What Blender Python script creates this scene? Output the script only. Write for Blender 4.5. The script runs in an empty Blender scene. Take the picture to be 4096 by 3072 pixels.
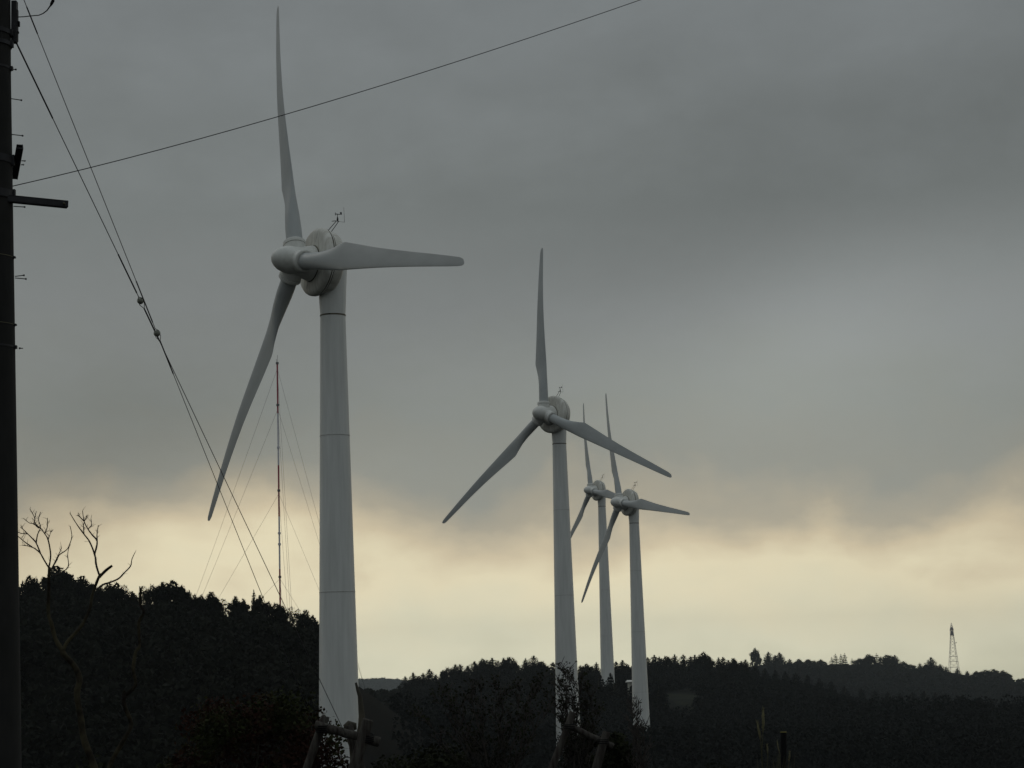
import bpy, math, random
import numpy as np
from mathutils import Vector, Matrix
random.seed(7)
rng = np.random.default_rng(11)
R = math.radians
C = bpy.context.scene.collection
sc = bpy.context.scene

# ------------------------------------------------------------------ camera
F_PX, PITCH, ROLL = 8241.0, R(8.043), R(-1.614)
_F = np.array([0, math.cos(PITCH), math.sin(PITCH)])
_u = np.array([0, -math.sin(PITCH), math.cos(PITCH)])
_x = np.array([1.0, 0, 0])
_R = math.cos(ROLL) * _x + math.sin(ROLL) * _u
_U = -math.sin(ROLL) * _x + math.cos(ROLL) * _u
cam = bpy.data.cameras.new('camera')
cam.sensor_width = 36; cam.lens = F_PX / 4096 * 36; cam.clip_start = 0.2; cam.clip_end = 20000
co = bpy.data.objects.new('camera', cam); C.objects.link(co)
co.matrix_world = Matrix(((_R[0], _U[0], -_F[0], 0), (_R[1], _U[1], -_F[1], 0), (_R[2], _U[2], -_F[2], 0), (0, 0, 0, 1)))
sc.camera = co

def ray(px, py):
    d = _F + _R * (px - 2048) / F_PX - _U * (py - 1536) / F_PX
    return d / math.hypot(d[0], d[1])          # unit ground distance
def at(px, py, D):
    """the point of the place seen at photo pixel px,py at ground distance D (metres)"""
    d = ray(px, py) * D
    return Vector((d[0], d[1], d[2]))

# ------------------------------------------------------------------ view, world, sun
sc.view_settings.view_transform = 'Standard'; sc.view_settings.look = 'None'
sc.view_settings.gamma = 1; sc.view_settings.exposure = -2.0
SUN_EL, SUN_AZ = R(38), R(-50)                 # azimuth from the view direction, + to the right
w = bpy.data.worlds.new('World'); sc.world = w; w.use_nodes = True
nt = w.node_tree; nt.nodes.clear()
def N(t, **kw):
    n = nt.nodes.new(t)
    for k, v in kw.items(): setattr(n, k, v)
    return n
def M(op, a, b=None, c=None, clamp=False):
    n = N('ShaderNodeMath', operation=op); n.use_clamp = clamp
    for i, v in enumerate((a, b, c)):
        if v is None: continue
        if isinstance(v, (int, float)): n.inputs[i].default_value = v
        else: nt.links.new(v, n.inputs[i])
    return n.outputs[0]
def ramp(fac, stops, interp='LINEAR'):
    n = N('ShaderNodeValToRGB'); n.color_ramp.interpolation = interp
    e = n.color_ramp.elements
    while len(e) < len(stops): e.new(0.5)
    for el, (p, c) in zip(e, stops): el.position = p; el.color = (*c, 1)
    nt.links.new(fac, n.inputs[0]); return n.outputs[0]
def lin(c):
    return tuple(((v / 255 + .055) / 1.055) ** 2.4 if v > 10 else v / 255 / 12.92 for v in c)
tc = N('ShaderNodeTexCoord')
sep = N('ShaderNodeSeparateXYZ'); nt.links.new(tc.outputs['Generated'], sep.inputs[0])
X, Y, Z = sep.outputs
el = M('MULTIPLY', M('ARCSINE', Z), 57.2958)
az = M('MULTIPLY', M('ARCTAN2', X, Y), 57.2958)
def noise(sx, sy, sz, scale, detail, rough=.5, dist=0.0):
    mp = N('ShaderNodeMapping'); mp.inputs['Scale'].default_value = (sx, sy, sz)
    nt.links.new(tc.outputs['Generated'], mp.inputs[0])
    n = N('ShaderNodeTexNoise'); n.inputs['Scale'].default_value = scale; n.inputs['Detail'].default_value = detail
    n.inputs['Roughness'].default_value = rough; n.inputs['Distortion'].default_value = dist
    nt.links.new(mp.outputs[0], n.inputs['Vector'])
    return M('SUBTRACT', n.outputs['Fac'], .5)
n1 = noise(1, 1, 2.6, 7, 6, .55, .3)
n2 = noise(1, 1, 1.15, 24, 5, .5, .2)
n3 = noise(1, 1, 3.0, 3.2, 3, .5)
n4 = noise(1, 1, 1.6, 70, 5, .6, .3)
def blob(a0, e0, sa, se, tilt=0.0):
    da = M('SUBTRACT', az, a0); de = M('SUBTRACT', M('SUBTRACT', el, e0), M('MULTIPLY', da, tilt))
    q = M('ADD', M('POWER', M('ABSOLUTE', M('DIVIDE', da, sa)), 2), M('POWER', M('ABSOLUTE', M('DIVIDE', de, se)), 2))
    return M('EXPONENT', M('MULTIPLY', q, -1))
warp = M('ADD', M('MULTIPLY', n1, 3.6), M('MULTIPLY', n2, 2.2))
elw = M('ADD', el, warp)
elw = M('SUBTRACT', elw, M('MULTIPLY', blob(-8.0, 4.6, 4.2, 1.5, .12), 1.5))
elw = M('ADD', elw, M('MULTIPLY', blob(-.5, 4.6, 4.5, 1.6), .35))   # the break in the cloud on the left
fac = M('DIVIDE', M('ADD', elw, 5), 30, clamp=True)
def st(e): return (e + 5) / 30
K = 4.0
def cc(c, g=1.0): return tuple(v * g for v in lin(c))
cl = ramp(fac, [(0, cc((150, 150, 128))), (st(-1), cc((236, 233, 202))), (st(.8), cc((253, 248, 216))), (st(2.6), cc((250, 238, 202))),
                (st(3.5), cc((222, 207, 175))), (st(4.5), cc((178, 171, 152))), (st(5.6), cc((150, 151, 142))), (st(7.4), cc((139, 143, 138))),
                (st(10), cc((131, 135, 134))), (st(13), cc((118, 123, 122))), (st(18), cc((120, 125, 126))), (1, cc((123, 129, 131)))])
# light and dark of the cloud deck
br = M('ADD', 1.0, M('MULTIPLY', n1, .34))
br = M('ADD', br, M('MULTIPLY', n3, .14))
br = M('ADD', br, M('MULTIPLY', blob(8.5, 9.6, 3.6, 2.4, .35), .12))
br = M('SUBTRACT', br, M('MULTIPLY', blob(13, 14.5, 8, 3.0, .1), .09))
br = M('ADD', br, M('MULTIPLY', blob(9.5, 8.8, 7.0, 2.6, .2), .20))
br = M('SUBTRACT', br, M('MULTIPLY', blob(5.5, 12.2, 11, 2.6, .15), .11))
br = M('SUBTRACT', br, M('MULTIPLY', blob(14.0, 1.0, 6, 3.4), .10))
br = M('SUBTRACT', br, M('MULTIPLY', blob(-13.0, 2.6, 3.5, 3.0), .16))
br = M('SUBTRACT', br, M('MULTIPLY', blob(-10.5, 7.2, 5.0, 2.2, .1), .16))
br = M('ADD', br, M('MULTIPLY', n2, .15))
br = M('ADD', br, M('MULTIPLY', n4, .06))
br = M('ADD', br, M('MULTIPLY', M('DIVIDE', M('SUBTRACT', el, 24), 40, clamp=True), .9))   # thinner, brighter cloud overhead
mulc = N('ShaderNodeMix', data_type='RGBA', blend_type='MULTIPLY'); mulc.inputs['Factor'].default_value = 1
comb = N('ShaderNodeCombineXYZ')
for i in range(3): nt.links.new(br, comb.inputs[i])
nt.links.new(cl, mulc.inputs['A']); nt.links.new(comb.outputs[0], mulc.inputs['B'])
# behind the camera the deck closes and the bright strip at the horizon ends
front = M('ADD', M('MULTIPLY', Y, 2.2), .1, clamp=True)
lowpart = M('SUBTRACT', 1, M('DIVIDE', M('SUBTRACT', el, 3), 5), clamp=True)
shut = M('MULTIPLY', lowpart, M('SUBTRACT', 1, front, clamp=True), clamp=True)
back = N('ShaderNodeMix', data_type='RGBA')
back.inputs['B'].default_value = (*cc((70, 75, 78)), 1)
nt.links.new(shut, back.inputs['Factor']); nt.links.new(mulc.outputs['Result'], back.inputs['A'])
bgc = N('ShaderNodeBackground'); bgc.inputs['Strength'].default_value = K
nt.links.new(back.outputs['Result'], bgc.inputs['Color'])
sky = N('ShaderNodeTexSky', sky_type='NISHITA'); sky.sun_disc = False
sky.sun_elevation = SUN_EL; sky.sun_rotation = SUN_AZ; sky.air_density = 1.5; sky.dust_density = 4
bgs = N('ShaderNodeBackground'); bgs.inputs['Strength'].default_value = .08
nt.links.new(sky.outputs[0], bgs.inputs['Color'])
mx = N('ShaderNodeMixShader'); mx.inputs[0].default_value = .96      # the cloud covers nearly all of it
nt.links.new(bgs.outputs[0], mx.inputs[1]); nt.links.new(bgc.outputs[0], mx.inputs[2])
out = N('ShaderNodeOutputWorld'); nt.links.new(mx.outputs[0], out.inputs['Surface'])

sd = bpy.data.lights.new('sun', 'SUN'); sd.energy = .5; sd.angle = R(25); sd.color = (1, .94, .84)
so = bpy.data.objects.new('sun', sd); C.objects.link(so)
sv = Vector((math.sin(SUN_AZ) * math.cos(SUN_EL), math.cos(SUN_AZ) * math.cos(SUN_EL), math.sin(SUN_EL)))
so.rotation_euler = sv.to_track_quat('Z', 'Y').to_euler()

# ------------------------------------------------------------------ materials
def mat(name, col, rough=.7, var=.0, scale=4.0, col2=None, stretch=(1, 1, 1), metal=0.0, bump=0.0, trans=False, spec=.3, contrast=(.35, .65), coords='Object'):
    m = bpy.data.materials.new(name); m.use_nodes = True
    t = m.node_tree; b = t.nodes['Principled BSDF']
    b.inputs['Roughness'].default_value = rough; b.inputs['Metallic'].default_value = metal
    b.inputs['Specular IOR Level'].default_value = spec
    b.inputs['Base Color'].default_value = (*col, 1)
    if col2 is None and var: col2 = tuple(c * (1 - var) for c in col)
    tcn = t.nodes.new('ShaderNodeTexCoord'); mp = t.nodes.new('ShaderNodeMapping'); mp.inputs['Scale'].default_value = stretch
    t.links.new(tcn.outputs[coords], mp.inputs[0])
    nz = t.nodes.new('ShaderNodeTexNoise'); nz.inputs['Scale'].default_value = scale; nz.inputs['Detail'].default_value = 6; nz.inputs['Roughness'].default_value = .6
    t.links.new(mp.outputs[0], nz.inputs['Vector'])
    if col2:
        r = t.nodes.new('ShaderNodeValToRGB'); e = r.color_ramp.elements
        e[0].position, e[1].position = contrast; e[0].color = (*col2, 1); e[1].color = (*col, 1)
        t.links.new(nz.outputs['Fac'], r.inputs[0]); t.links.new(r.outputs[0], b.inputs['Base Color'])
    if bump:
        bp = t.nodes.new('ShaderNodeBump'); bp.inputs['Strength'].default_value = bump; bp.inputs['Distance'].default_value = .02
        t.links.new(nz.outputs['Fac'], bp.inputs['Height']); t.links.new(bp.outputs[0], b.inputs['Normal'])
    return m
MAT = dict(
    tower=mat('tower_paint', (.78, .79, .77), .45, col2=(.66, .67, .65), scale=1.2, stretch=(1.6, 1.6, .12)),
    blade=mat('blade_gelcoat', (.50, .52, .52), .4, col2=(.42, .44, .44), scale=.6, stretch=(1, 1, .3)),
    disc=mat('generator_paint', (.78, .77, .72), .5, col2=(.55, .53, .47), scale=1.5, stretch=(2.2, .8, .5)),
    hub=mat('hub_paint', (.78, .78, .75), .5, col2=(.66, .66, .62), scale=1.3),
    groove=mat('groove_grime', (.03, .027, .018), .9, col2=(.16, .14, .09), scale=2.2, stretch=(1, .3, 1)),
    seam=mat('seam_grime', (.58, .58, .55), .8, var=.3),
    steel=mat('galvanised_steel', (.14, .14, .15), .5, var=.4, scale=12, metal=.4),
    darksteel=mat('dark_steel', (.035, .035, .04), .6, var=.4, scale=12),
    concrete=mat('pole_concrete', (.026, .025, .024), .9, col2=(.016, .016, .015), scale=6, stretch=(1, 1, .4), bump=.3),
    band=mat('pole_band_metal', (.14, .13, .08), .6, var=.3, scale=9),
    wire=mat('wire_black', (.02, .018, .025), .6, var=.2),
    strand=mat('steel_strand', (.02, .018, .028), .6, var=.3, scale=30),
    porcelain=mat('grey_porcelain', (.34, .35, .30), .3, col2=(.22, .23, .19), scale=20),
    red=mat('mast_red', (.48, .05, .09), .6, var=.25, scale=2),
    white=mat('mast_white', (.85, .83, .88), .6, var=.15, scale=2),
    lattice=mat('lattice_steel', (.5, .47, .5), .6, var=.3),
    bark=mat('bark', (.085, .075, .055), .9, col2=(.04, .036, .028), scale=14, stretch=(1, 1, .3), bump=.6),
    deadbark=mat('dead_bark_lichen', (.062, .055, .032), .9, col2=(.014, .011, .009), scale=3.2, spec=.1, stretch=(1, 1, .8), bump=.5, contrast=(.42, .60)),
    twig=mat('twig_bark', (.06, .05, .045), .9, var=.4, scale=10),
    log=mat('weathered_log', (.085, .08, .07), .9, col2=(.026, .019, .017), scale=9, spec=.15, stretch=(3, 3, .35), bump=.7),
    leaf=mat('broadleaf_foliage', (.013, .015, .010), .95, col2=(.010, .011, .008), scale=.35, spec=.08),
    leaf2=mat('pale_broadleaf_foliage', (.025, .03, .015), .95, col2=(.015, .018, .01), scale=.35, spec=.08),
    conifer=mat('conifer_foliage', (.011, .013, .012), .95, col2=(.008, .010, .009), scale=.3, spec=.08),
    maple=mat('maple_foliage', (.022, .027, .007), .85, col2=(.028, .010, .006), scale=1.3, spec=.12, contrast=(.46, .54)),
    shrub=mat('shrub_foliage', (.020, .024, .007), .85, col2=(.011, .012, .007), scale=1.6, spec=.12),
    plume=mat('pampas_plume', (.17, .16, .08), .9, col2=(.10, .09, .05), scale=12),
    stalk=mat('grass_stalk', (.05, .048, .02), .9, var=.3, scale=10),
    grassblade=mat('grass_blades', (.06, .075, .025), .9, var=.4, scale=3),
    meadow=mat('meadow_grass', (.024, .026, .015), .95, col2=(.010, .012, .009), scale=.12, spec=.05, bump=.4),
    brown=mat('brown_grass', (.010, .0085, .006), .95, col2=(.007, .0065, .005), scale=.15, spec=.05, bump=.4),
    ground=mat('ground_soil_and_litter', (.011, .012, .009), .95, col2=(.008, .008, .007), scale=.08, spec=.05, bump=.4),
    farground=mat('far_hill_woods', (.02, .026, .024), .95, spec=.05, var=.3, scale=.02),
    wall=mat('render_wall', (.55, .54, .48), .8, var=.15, scale=1), roof=mat('pale_roof', (.65, .64, .60), .6, var=.1),
    glass=mat('dark_glass', (.03, .035, .04), .15, var=.2),
    yellow=mat('yellow_lit_top', (.30, .27, .06), .8, var=.3, scale=20),  # yellow light falling on the post's top, put into the base colour
    black=mat('black_plastic', (.012, .012, .013), .8, var=.3, scale=20, spec=.08),
)

# ------------------------------------------------------------------ mesh helpers
class MB:
    def __init__(s): s.v = []; s.f = []; s.mi = []; s.cur = 0
    def add(s, v, f):
        o = len(s.v); s.v += [tuple(p) for p in v]; s.f += [tuple(i + o for i in q) for q in f]; s.mi += [s.cur] * len(f)
    def tube(s, pts, rad, n=8, cap=True):
        pts = [Vector(p) for p in pts]; k = len(pts)
        if isinstance(rad, (int, float)): rad = [rad] * k
        v = []; prev = None
        for i, p in enumerate(pts):
            t = (pts[min(i + 1, k - 1)] - pts[max(i - 1, 0)])
            t = t.normalized() if t.length > 1e-9 else Vector((0, 0, 1))
            if prev is None:
                a = t.orthogonal().normalized()
            else:
                a = prev - t * prev.dot(t); a = a.normalized() if a.length > 1e-6 else t.orthogonal().normalized()
            prev = a; b = t.cross(a)
            for j in range(n):
                an = 2 * math.pi * j / n
                v.append(p + (a * math.cos(an) + b * math.sin(an)) * rad[i])
        f = [(i * n + j, i * n + (j + 1) % n, (i + 1) * n + (j + 1) % n, (i + 1) * n + j) for i in range(k - 1) for j in range(n)]
        if cap: f += [tuple(range(n))[::-1], tuple((k - 1) * n + j for j in range(n))]
        s.add(v, f)
    def box(s, c, sx, sy, sz, rot=None, bev=0.0):
        c = Vector(c); v = []
        for z in (-1, 1):
            for (x, y) in ((-1, -1), (1, -1), (1, 1), (-1, 1)):
                p = Vector((x * sx / 2, y * sy / 2, z * sz / 2))
                if rot is not None: p = rot @ p
                v.append(c + p)
        s.add(v, [(3, 2, 1, 0), (4, 5, 6, 7), (0, 1, 5, 4), (1, 2, 6, 5), (2, 3, 7, 6), (3, 0, 4, 7)])
    def bar(s, a, b, wd, th):
        a, b = Vector(a), Vector(b); d = b - a
        rot = d.to_track_quat('Z', 'Y').to_matrix()
        s.box((a + b) / 2, wd, th, d.length, rot)
    def lathe(s, prof, n=48, axis='Z', off=(0, 0, 0)):
        v = []; off = Vector(off)
        for (t, r) in prof:
            for j in range(n):
                a = 2 * math.pi * j / n; c_, s_ = math.cos(a) * r, math.sin(a) * r
                v.append(off + (Vector((c_, s_, t)) if axis == 'Z' else Vector((c_, -t, s_))))   # 'F': t runs towards -Y
        k = len(prof)
        if axis == 'Z': f = [(i * n + j, i * n + (j + 1) % n, (i + 1) * n + (j + 1) % n, (i + 1) * n + j) for i in range(k - 1) for j in range(n)]
        else: f = [(i * n + j, i * n + (j + 1) % n, (i + 1) * n + (j + 1) % n, (i + 1) * n + j) for i in range(k - 1) for j in range(n)]
        s.add(v, f)
    def build(s, name, m, parent=None, smooth=True, sharp=None, loc=None):
        me = bpy.data.meshes.new(name); me.from_pydata(s.v, [], s.f); me.validate()
        ms = m if isinstance(m, (list, tuple)) else [m]
        for q in ms: me.materials.append(q)
        if len(ms) > 1: me.polygons.foreach_set('material_index', s.mi)
        if smooth:
            me.polygons.foreach_set('use_smooth', [True] * len(me.polygons))
            if sharp: me.set_sharp_from_angle(angle=R(sharp))
        me.update()
        o = bpy.data.objects.new(name, me); C.objects.link(o)
        if parent is not None: o.parent = parent
        if loc is not None: o.location = loc
        return o
def quads_mesh(name, V, m, parent=None, mi=None):
    """V: array (n,4,3) -> one mesh of n quads"""
    n = len(V); me = bpy.data.meshes.new(name)
    me.vertices.add(4 * n); me.vertices.foreach_set('co', V.reshape(-1).astype(np.float32))
    me.loops.add(4 * n); me.loops.foreach_set('vertex_index', np.arange(4 * n, dtype=np.int32))
    me.polygons.add(n); me.polygons.foreach_set('loop_start', np.arange(0, 4 * n, 4, dtype=np.int32))
    ms = m if isinstance(m, (list, tuple)) else [m]
    for q in ms: me.materials.append(q)
    if mi is not None: me.polygons.foreach_set('material_index', np.asarray(mi, dtype=np.int32))
    me.update(calc_edges=True)
    o = bpy.data.objects.new(name, me); C.objects.link(o)
    if parent is not None: o.parent = parent
    return o
def leaf_quads(P, size, aspect=1.6, flat=0.0, droop=0.0):
    n = len(P); size = np.broadcast_to(size, (n,))[:, None]
    a = rng.normal(size=(n, 3)); a[:, 2] *= (1 - flat); a /= np.linalg.norm(a, axis=1)[:, None]
    b = rng.normal(size=(n, 3)); b[:, 2] *= (1 - flat); b -= a * (a * b).sum(1)[:, None]; b /= np.linalg.norm(b, axis=1)[:, None]
    a[:, 2] -= droop
    return np.stack([P - a * size * aspect / 2, P - b * size / 2, P + a * size * aspect / 2, P + b * size / 2], 1)
def tag(o, label=None, cat=None, group=None, kind=None):
    if label: o['label'] = label
    if cat: o['category'] = cat
    if group: o['group'] = group
    if kind: o['kind'] = kind
    return o
def empty(name, loc=(0, 0, 0)):
    o = bpy.data.objects.new(name, None); C.objects.link(o); o.location = loc; o.empty_display_size = .5; return o
def copy_tree(o, parent=None):
    c = o.copy(); C.objects.link(c); c.parent = parent
    for ch in list(KIDS.get(o.name, [])):
        d = copy_tree(ch, c)
        KIDS.setdefault(c.name, []).append(d)
    return c
KIDS = {}
def kid(parent, o): KIDS.setdefault(parent.name, []).append(o); return o

# ------------------------------------------------------------------ terrain
def S(pts):
    xs = np.array([p[0] for p in pts], float); ys = np.array([p[1] for p in pts], float)
    return lambda px: np.interp(px, xs, ys)
def tanel(px, py):                       # tangent of elevation and azimuth of a photo point
    d = ray(px, py); return d[2], math.atan2(d[0], d[1])
# skylines in photo pixels: (px, py of the tree top)
L_TREES = [(-420, 2350), (-330, 2335), (-250, 2340), (-160, 2325), (-80, 2340), (-10, 2320), (50, 2330), (118, 2308), (139, 2325), (223, 2275), (260, 2298), (298, 2329), (331, 2315), (365, 2335), (400, 2352), (433, 2342), (467, 2336), (500, 2342),
 (528, 2363), (575, 2346), (609, 2352), (653, 2339), (690, 2329), (730, 2349), (751, 2376), (778, 2386), (805, 2390), (842, 2373), (866, 2392), (893, 2395), (940, 2393), (974, 2407),
 (1015, 2366), (1042, 2390), (1075, 2417), (1103, 2425), (1130, 2430), (1163, 2436), (1190, 2434), (1224, 2447), (1251, 2467), (1266, 2495), (1270, 2545)]
M_TREES = [(1598, 2742), (1620, 2710), (1652, 2696), (1675, 2706), (1692, 2690), (1718, 2681), (1744, 2697), (1772, 2699), (1791, 2674), (1821, 2661), (1839, 2660), (1871, 2668), (1898, 2650), (1931, 2641), (1948, 2638), (1968, 2634),
 (1993, 2646), (2015, 2635), (2038, 2636), (2055, 2638), (2074, 2662), (2102, 2639), (2135, 2623), (2167, 2650), (2184, 2672), (2212, 2651), (2241, 2655), (2321, 2664), (2346, 2658), (2368, 2666), (2385, 2654), (2463, 2652), (2490, 2645), (2510, 2659),
 (2527, 2666), (2590, 2634), (2617, 2624), (2637, 2628), (2664, 2629), (2698, 2617), (2732, 2624), (2762, 2629), (2779, 2624), (2813, 2617), (2837, 2631), (2874, 2635), (2891, 2631), (2914, 2644), (2935, 2642), (2965, 2648), (2982, 2640)]
M2_TREES = [(3019, 2656), (3060, 2675), (3100, 2681), (3141, 2688), (3182, 2694), (3229, 2700), (3276, 2715), (3324, 2725), (3378, 2746), (3445, 2756), (3499, 2764), (3550, 2768), (3601, 2773), (3650, 2771), (3696, 2766), (3740, 2772), (3783, 2776),
 (3851, 2783), (3919, 2793), (3965, 2796), (4007, 2795), (4054, 2803), (4096, 2805)]
N_TREES = [(3073, 2609, 'c'), (3100, 2622, 'c'), (3117, 2612, 'c'), (3158, 2637, 'c'), (3194, 2639, 'b'), (3232, 2641, 'b'), (3258, 2646, 'b'), (3283, 2641, 'b'), (3303, 2651, 'c'), (3327, 2637, 'p'), (3342, 2626, 'p'), (3364, 2627, 'p'),
 (3379, 2624, 'p'), (3408, 2642, 'p'), (3439, 2637, 'b'), (3472, 2622, 'b'), (3506, 2624, 'p'), (3547, 2624, 'b'), (3579, 2622, 'c'), (3614, 2648, 'b'), (3641, 2660, 'b'), (3679, 2654, 'c'), (3702, 2661, 'b'), (3723, 2631, 'c'), (3760, 2658, 'c'),
 (3784, 2668, 'c'), (3829, 2675, 'c'), (3868, 2685, 'c'), (3905, 2687, 'b'), (3942, 2683, 'b'), (3973, 2680, 'b'), (4010, 2685, 'b'), (4027, 2697, 'b'), (4047, 2715, 'b'), (4074, 2717, 'b'), (4093, 2715, 'b')]
DL, DM, DN, DFAR = 300.0, 650.0, 1400.0, 4000.0
# ground skyline rows (photo py of the bare ground at each ridge), as functions of px
gL = S([(-3000, 2700), (-900, 2560), (-400, 2500), (100, 2470), (700, 2490), (1000, 2530), (1200, 2580), (1280, 2650), (1440, 2768), (1500, 2812), (1600, 2888), (1700, 2955), (1850, 3070), (2100, 3130), (9000, 3130)])
gM = S([(-3000, 2700), (1300, 2800), (1560, 2840), (1640, 2800), (1720, 2785), (1900, 2748), (2100, 2725), (2300, 2748), (2600, 2722), (2900, 2725), (3050, 2765), (3300, 2810), (3500, 2850), (4096, 2890), (6000, 2900), (9000, 2700)])
gN = S([(-3000, 2700), (1300, 2790), (1700, 2800), (2800, 2720), (3000, 2690), (3400, 2685), (3600, 2692), (3800, 2722), (4050, 2745), (4300, 2740), (9000, 2700)])
gF = S([(-3000, 2650), (1200, 2770), (1440, 2742), (1530, 2736), (1600, 2746), (1750, 2775), (3000, 2790), (9000, 2650)])
_azs = np.linspace(-1.2, 1.2, 1201); _pxs = np.array([2048 + F_PX * math.tan(a) for a in _azs])   # near the horizon row, roll included below
def row_to_z(f, D):
    zz = []
    for px in _pxs:
        px_c = min(max(px, -3000), 9000)
        d = _F + _R * (px_c - 2048) / F_PX - _U * (f(px_c) - 1536) / F_PX
        zz.append(d[2] / math.hypot(d[0], d[1]) * D)
    return np.array(zz)
_azr = []
for px in _pxs:
    d = ray(min(max(px, -3000), 9000), 2700); _azr.append(math.atan2(d[0], d[1]))
_azr = np.array(_azr); _azr = _azr + np.linspace(0, 1e-6, len(_azr))
zL_, zM_, zN_, zF_ = row_to_z(gL, DL), row_to_z(gM, DM), row_to_z(gN, DN), row_to_z(gF, DFAR)
KD = np.array([0, 22, 45, 90, 160, 230, 300, 412, 460, 534, 650, 850, 1100, 1400, 2200, 3300, 4000, 4800.])
def ground_z(x, y):
    x = np.atleast_1d(np.asarray(x, float)); y = np.atleast_1d(np.asarray(y, float))
    azv = np.arctan2(x, y); D = np.hypot(x, y)
    a = np.clip(azv, _azr[0], _azr[-1])
    zl, zm, zn, zf = (np.interp(a, _azr, q) for q in (zL_, zM_, zN_, zF_))
    left = np.clip((-.052 - a) / .05, 0, 1)                     # 1 on the wooded hill, 0 right of it
    z0 = np.full_like(a, -1.65)
    K = [z0, z0 - .1, z0 - 1.6, z0 - 6.5, z0 - 15.0 + left * 2, np.minimum(zl - 7, -17) * (1 - left) + (zl - 9) * left, np.maximum(zl, -18.5),
         np.maximum(zl - 6, -18.0) * left + (1 - left) * -17.5, np.maximum(zl - 12, -17.0) * left + (1 - left) * -15.0, np.minimum(zm - 4, -3.5), zm, np.minimum(zm, zn) - 10, np.minimum(zn - 14, zm - 8), zn, zn * 0 - 60, zn * 0 - 70, zf, zf - 30]
    K = np.array(K)
    i = np.clip(np.searchsorted(KD, D, side='right') - 1, 0, len(KD) - 2)
    t = np.clip((D - KD[i]) / (KD[i + 1] - KD[i]), 0, 1)
    j = np.arange(len(D)); z1, z2 = K[i, j], K[i + 1, j]
    ts = t * t * (3 - 2 * t)
    z = z1 + (z2 - z1) * (.35 * t + .65 * ts)
    bumpy = np.sin(x * .11 + 1.3) * np.cos(y * .093) * .35 + np.sin(x * .031 + y * .027) * .6
    return z + bumpy * np.clip((D - 30) / 120, 0, 1) * .8
def gz(x, y): return float(ground_z(x, y)[0])
def terrain():
    th = np.concatenate([np.linspace(-math.pi, -.42, 60)[:-1], np.linspace(-.42, .42, 330), np.linspace(.42, math.pi, 60)[1:]])
    rr = np.concatenate([[0.5], np.linspace(4, 60, 20), np.linspace(70, 300, 40), np.linspace(308, 700, 60), np.linspace(720, 1500, 50), np.linspace(1560, 4780, 60)])
    T, Rr = np.meshgrid(th, rr); xx, yy = np.sin(T) * Rr, np.cos(T) * Rr
    zz = ground_z(xx.ravel(), yy.ravel()).reshape(xx.shape)
    m = MB(); v = np.stack([xx, yy, zz], -1).reshape(-1, 3); nw = len(th)
    f = [(i * nw + j, (i + 1) * nw + j, (i + 1) * nw + j + 1, i * nw + j + 1) for i in range(len(rr) - 1) for j in range(nw - 1)]
    m.add(v, f); m.add([(0, 0, zz[0].mean())] + [tuple(p) for p in v[:nw]], [(0, j + 1, j + 2) for j in range(nw - 1)])
    o = m.build('ground', MAT['ground']); tag(o, 'dark hilly ground falling away from the viewer and rising in wooded ridges', kind='structure')
terrain()
def patch(name, polypx, D0, D1, m, lift=.12):
    """a sheet of grass lying on the slope, between two px functions and two distances"""
    mb = MB(); nu, nv = 28, 20; v = []
    for i in range(nv + 1):
        D = D0 + (D1 - D0) * i / nv
        for j in range(nu + 1):
            px = polypx(i / nv)[0] + (polypx(i / nv)[1] - polypx(i / nv)[0]) * j / nu
            a = tanel(px, 2760)[1]; x, y = math.sin(a) * D, math.cos(a) * D
            v.append((x, y, gz(x, y) + lift))
    mb.add(v, [(i * (nu + 1) + j, i * (nu + 1) + j + 1, (i + 1) * (nu + 1) + j + 1, (i + 1) * (nu + 1) + j) for i in range(nv) for j in range(nu)])
    return mb.build(name, m)
o = patch('grass_clearing', lambda t: (2700 - 55 * t + 8 * math.sin(9 * t), 2775 + 20 * t - 9 * math.sin(7 * t)), 505, 570, MAT['meadow'])
tag(o, 'small pale green grass clearing on the wooded hillside right of the nearer small turbine', kind='structure')
o = patch('grass_slope', lambda t: (1300, 1640 + 90 * t), 232, 299, MAT['brown'])
tag(o, 'brown grassy slope falling to the right behind the nearest turbine tower', kind='structure')

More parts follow.
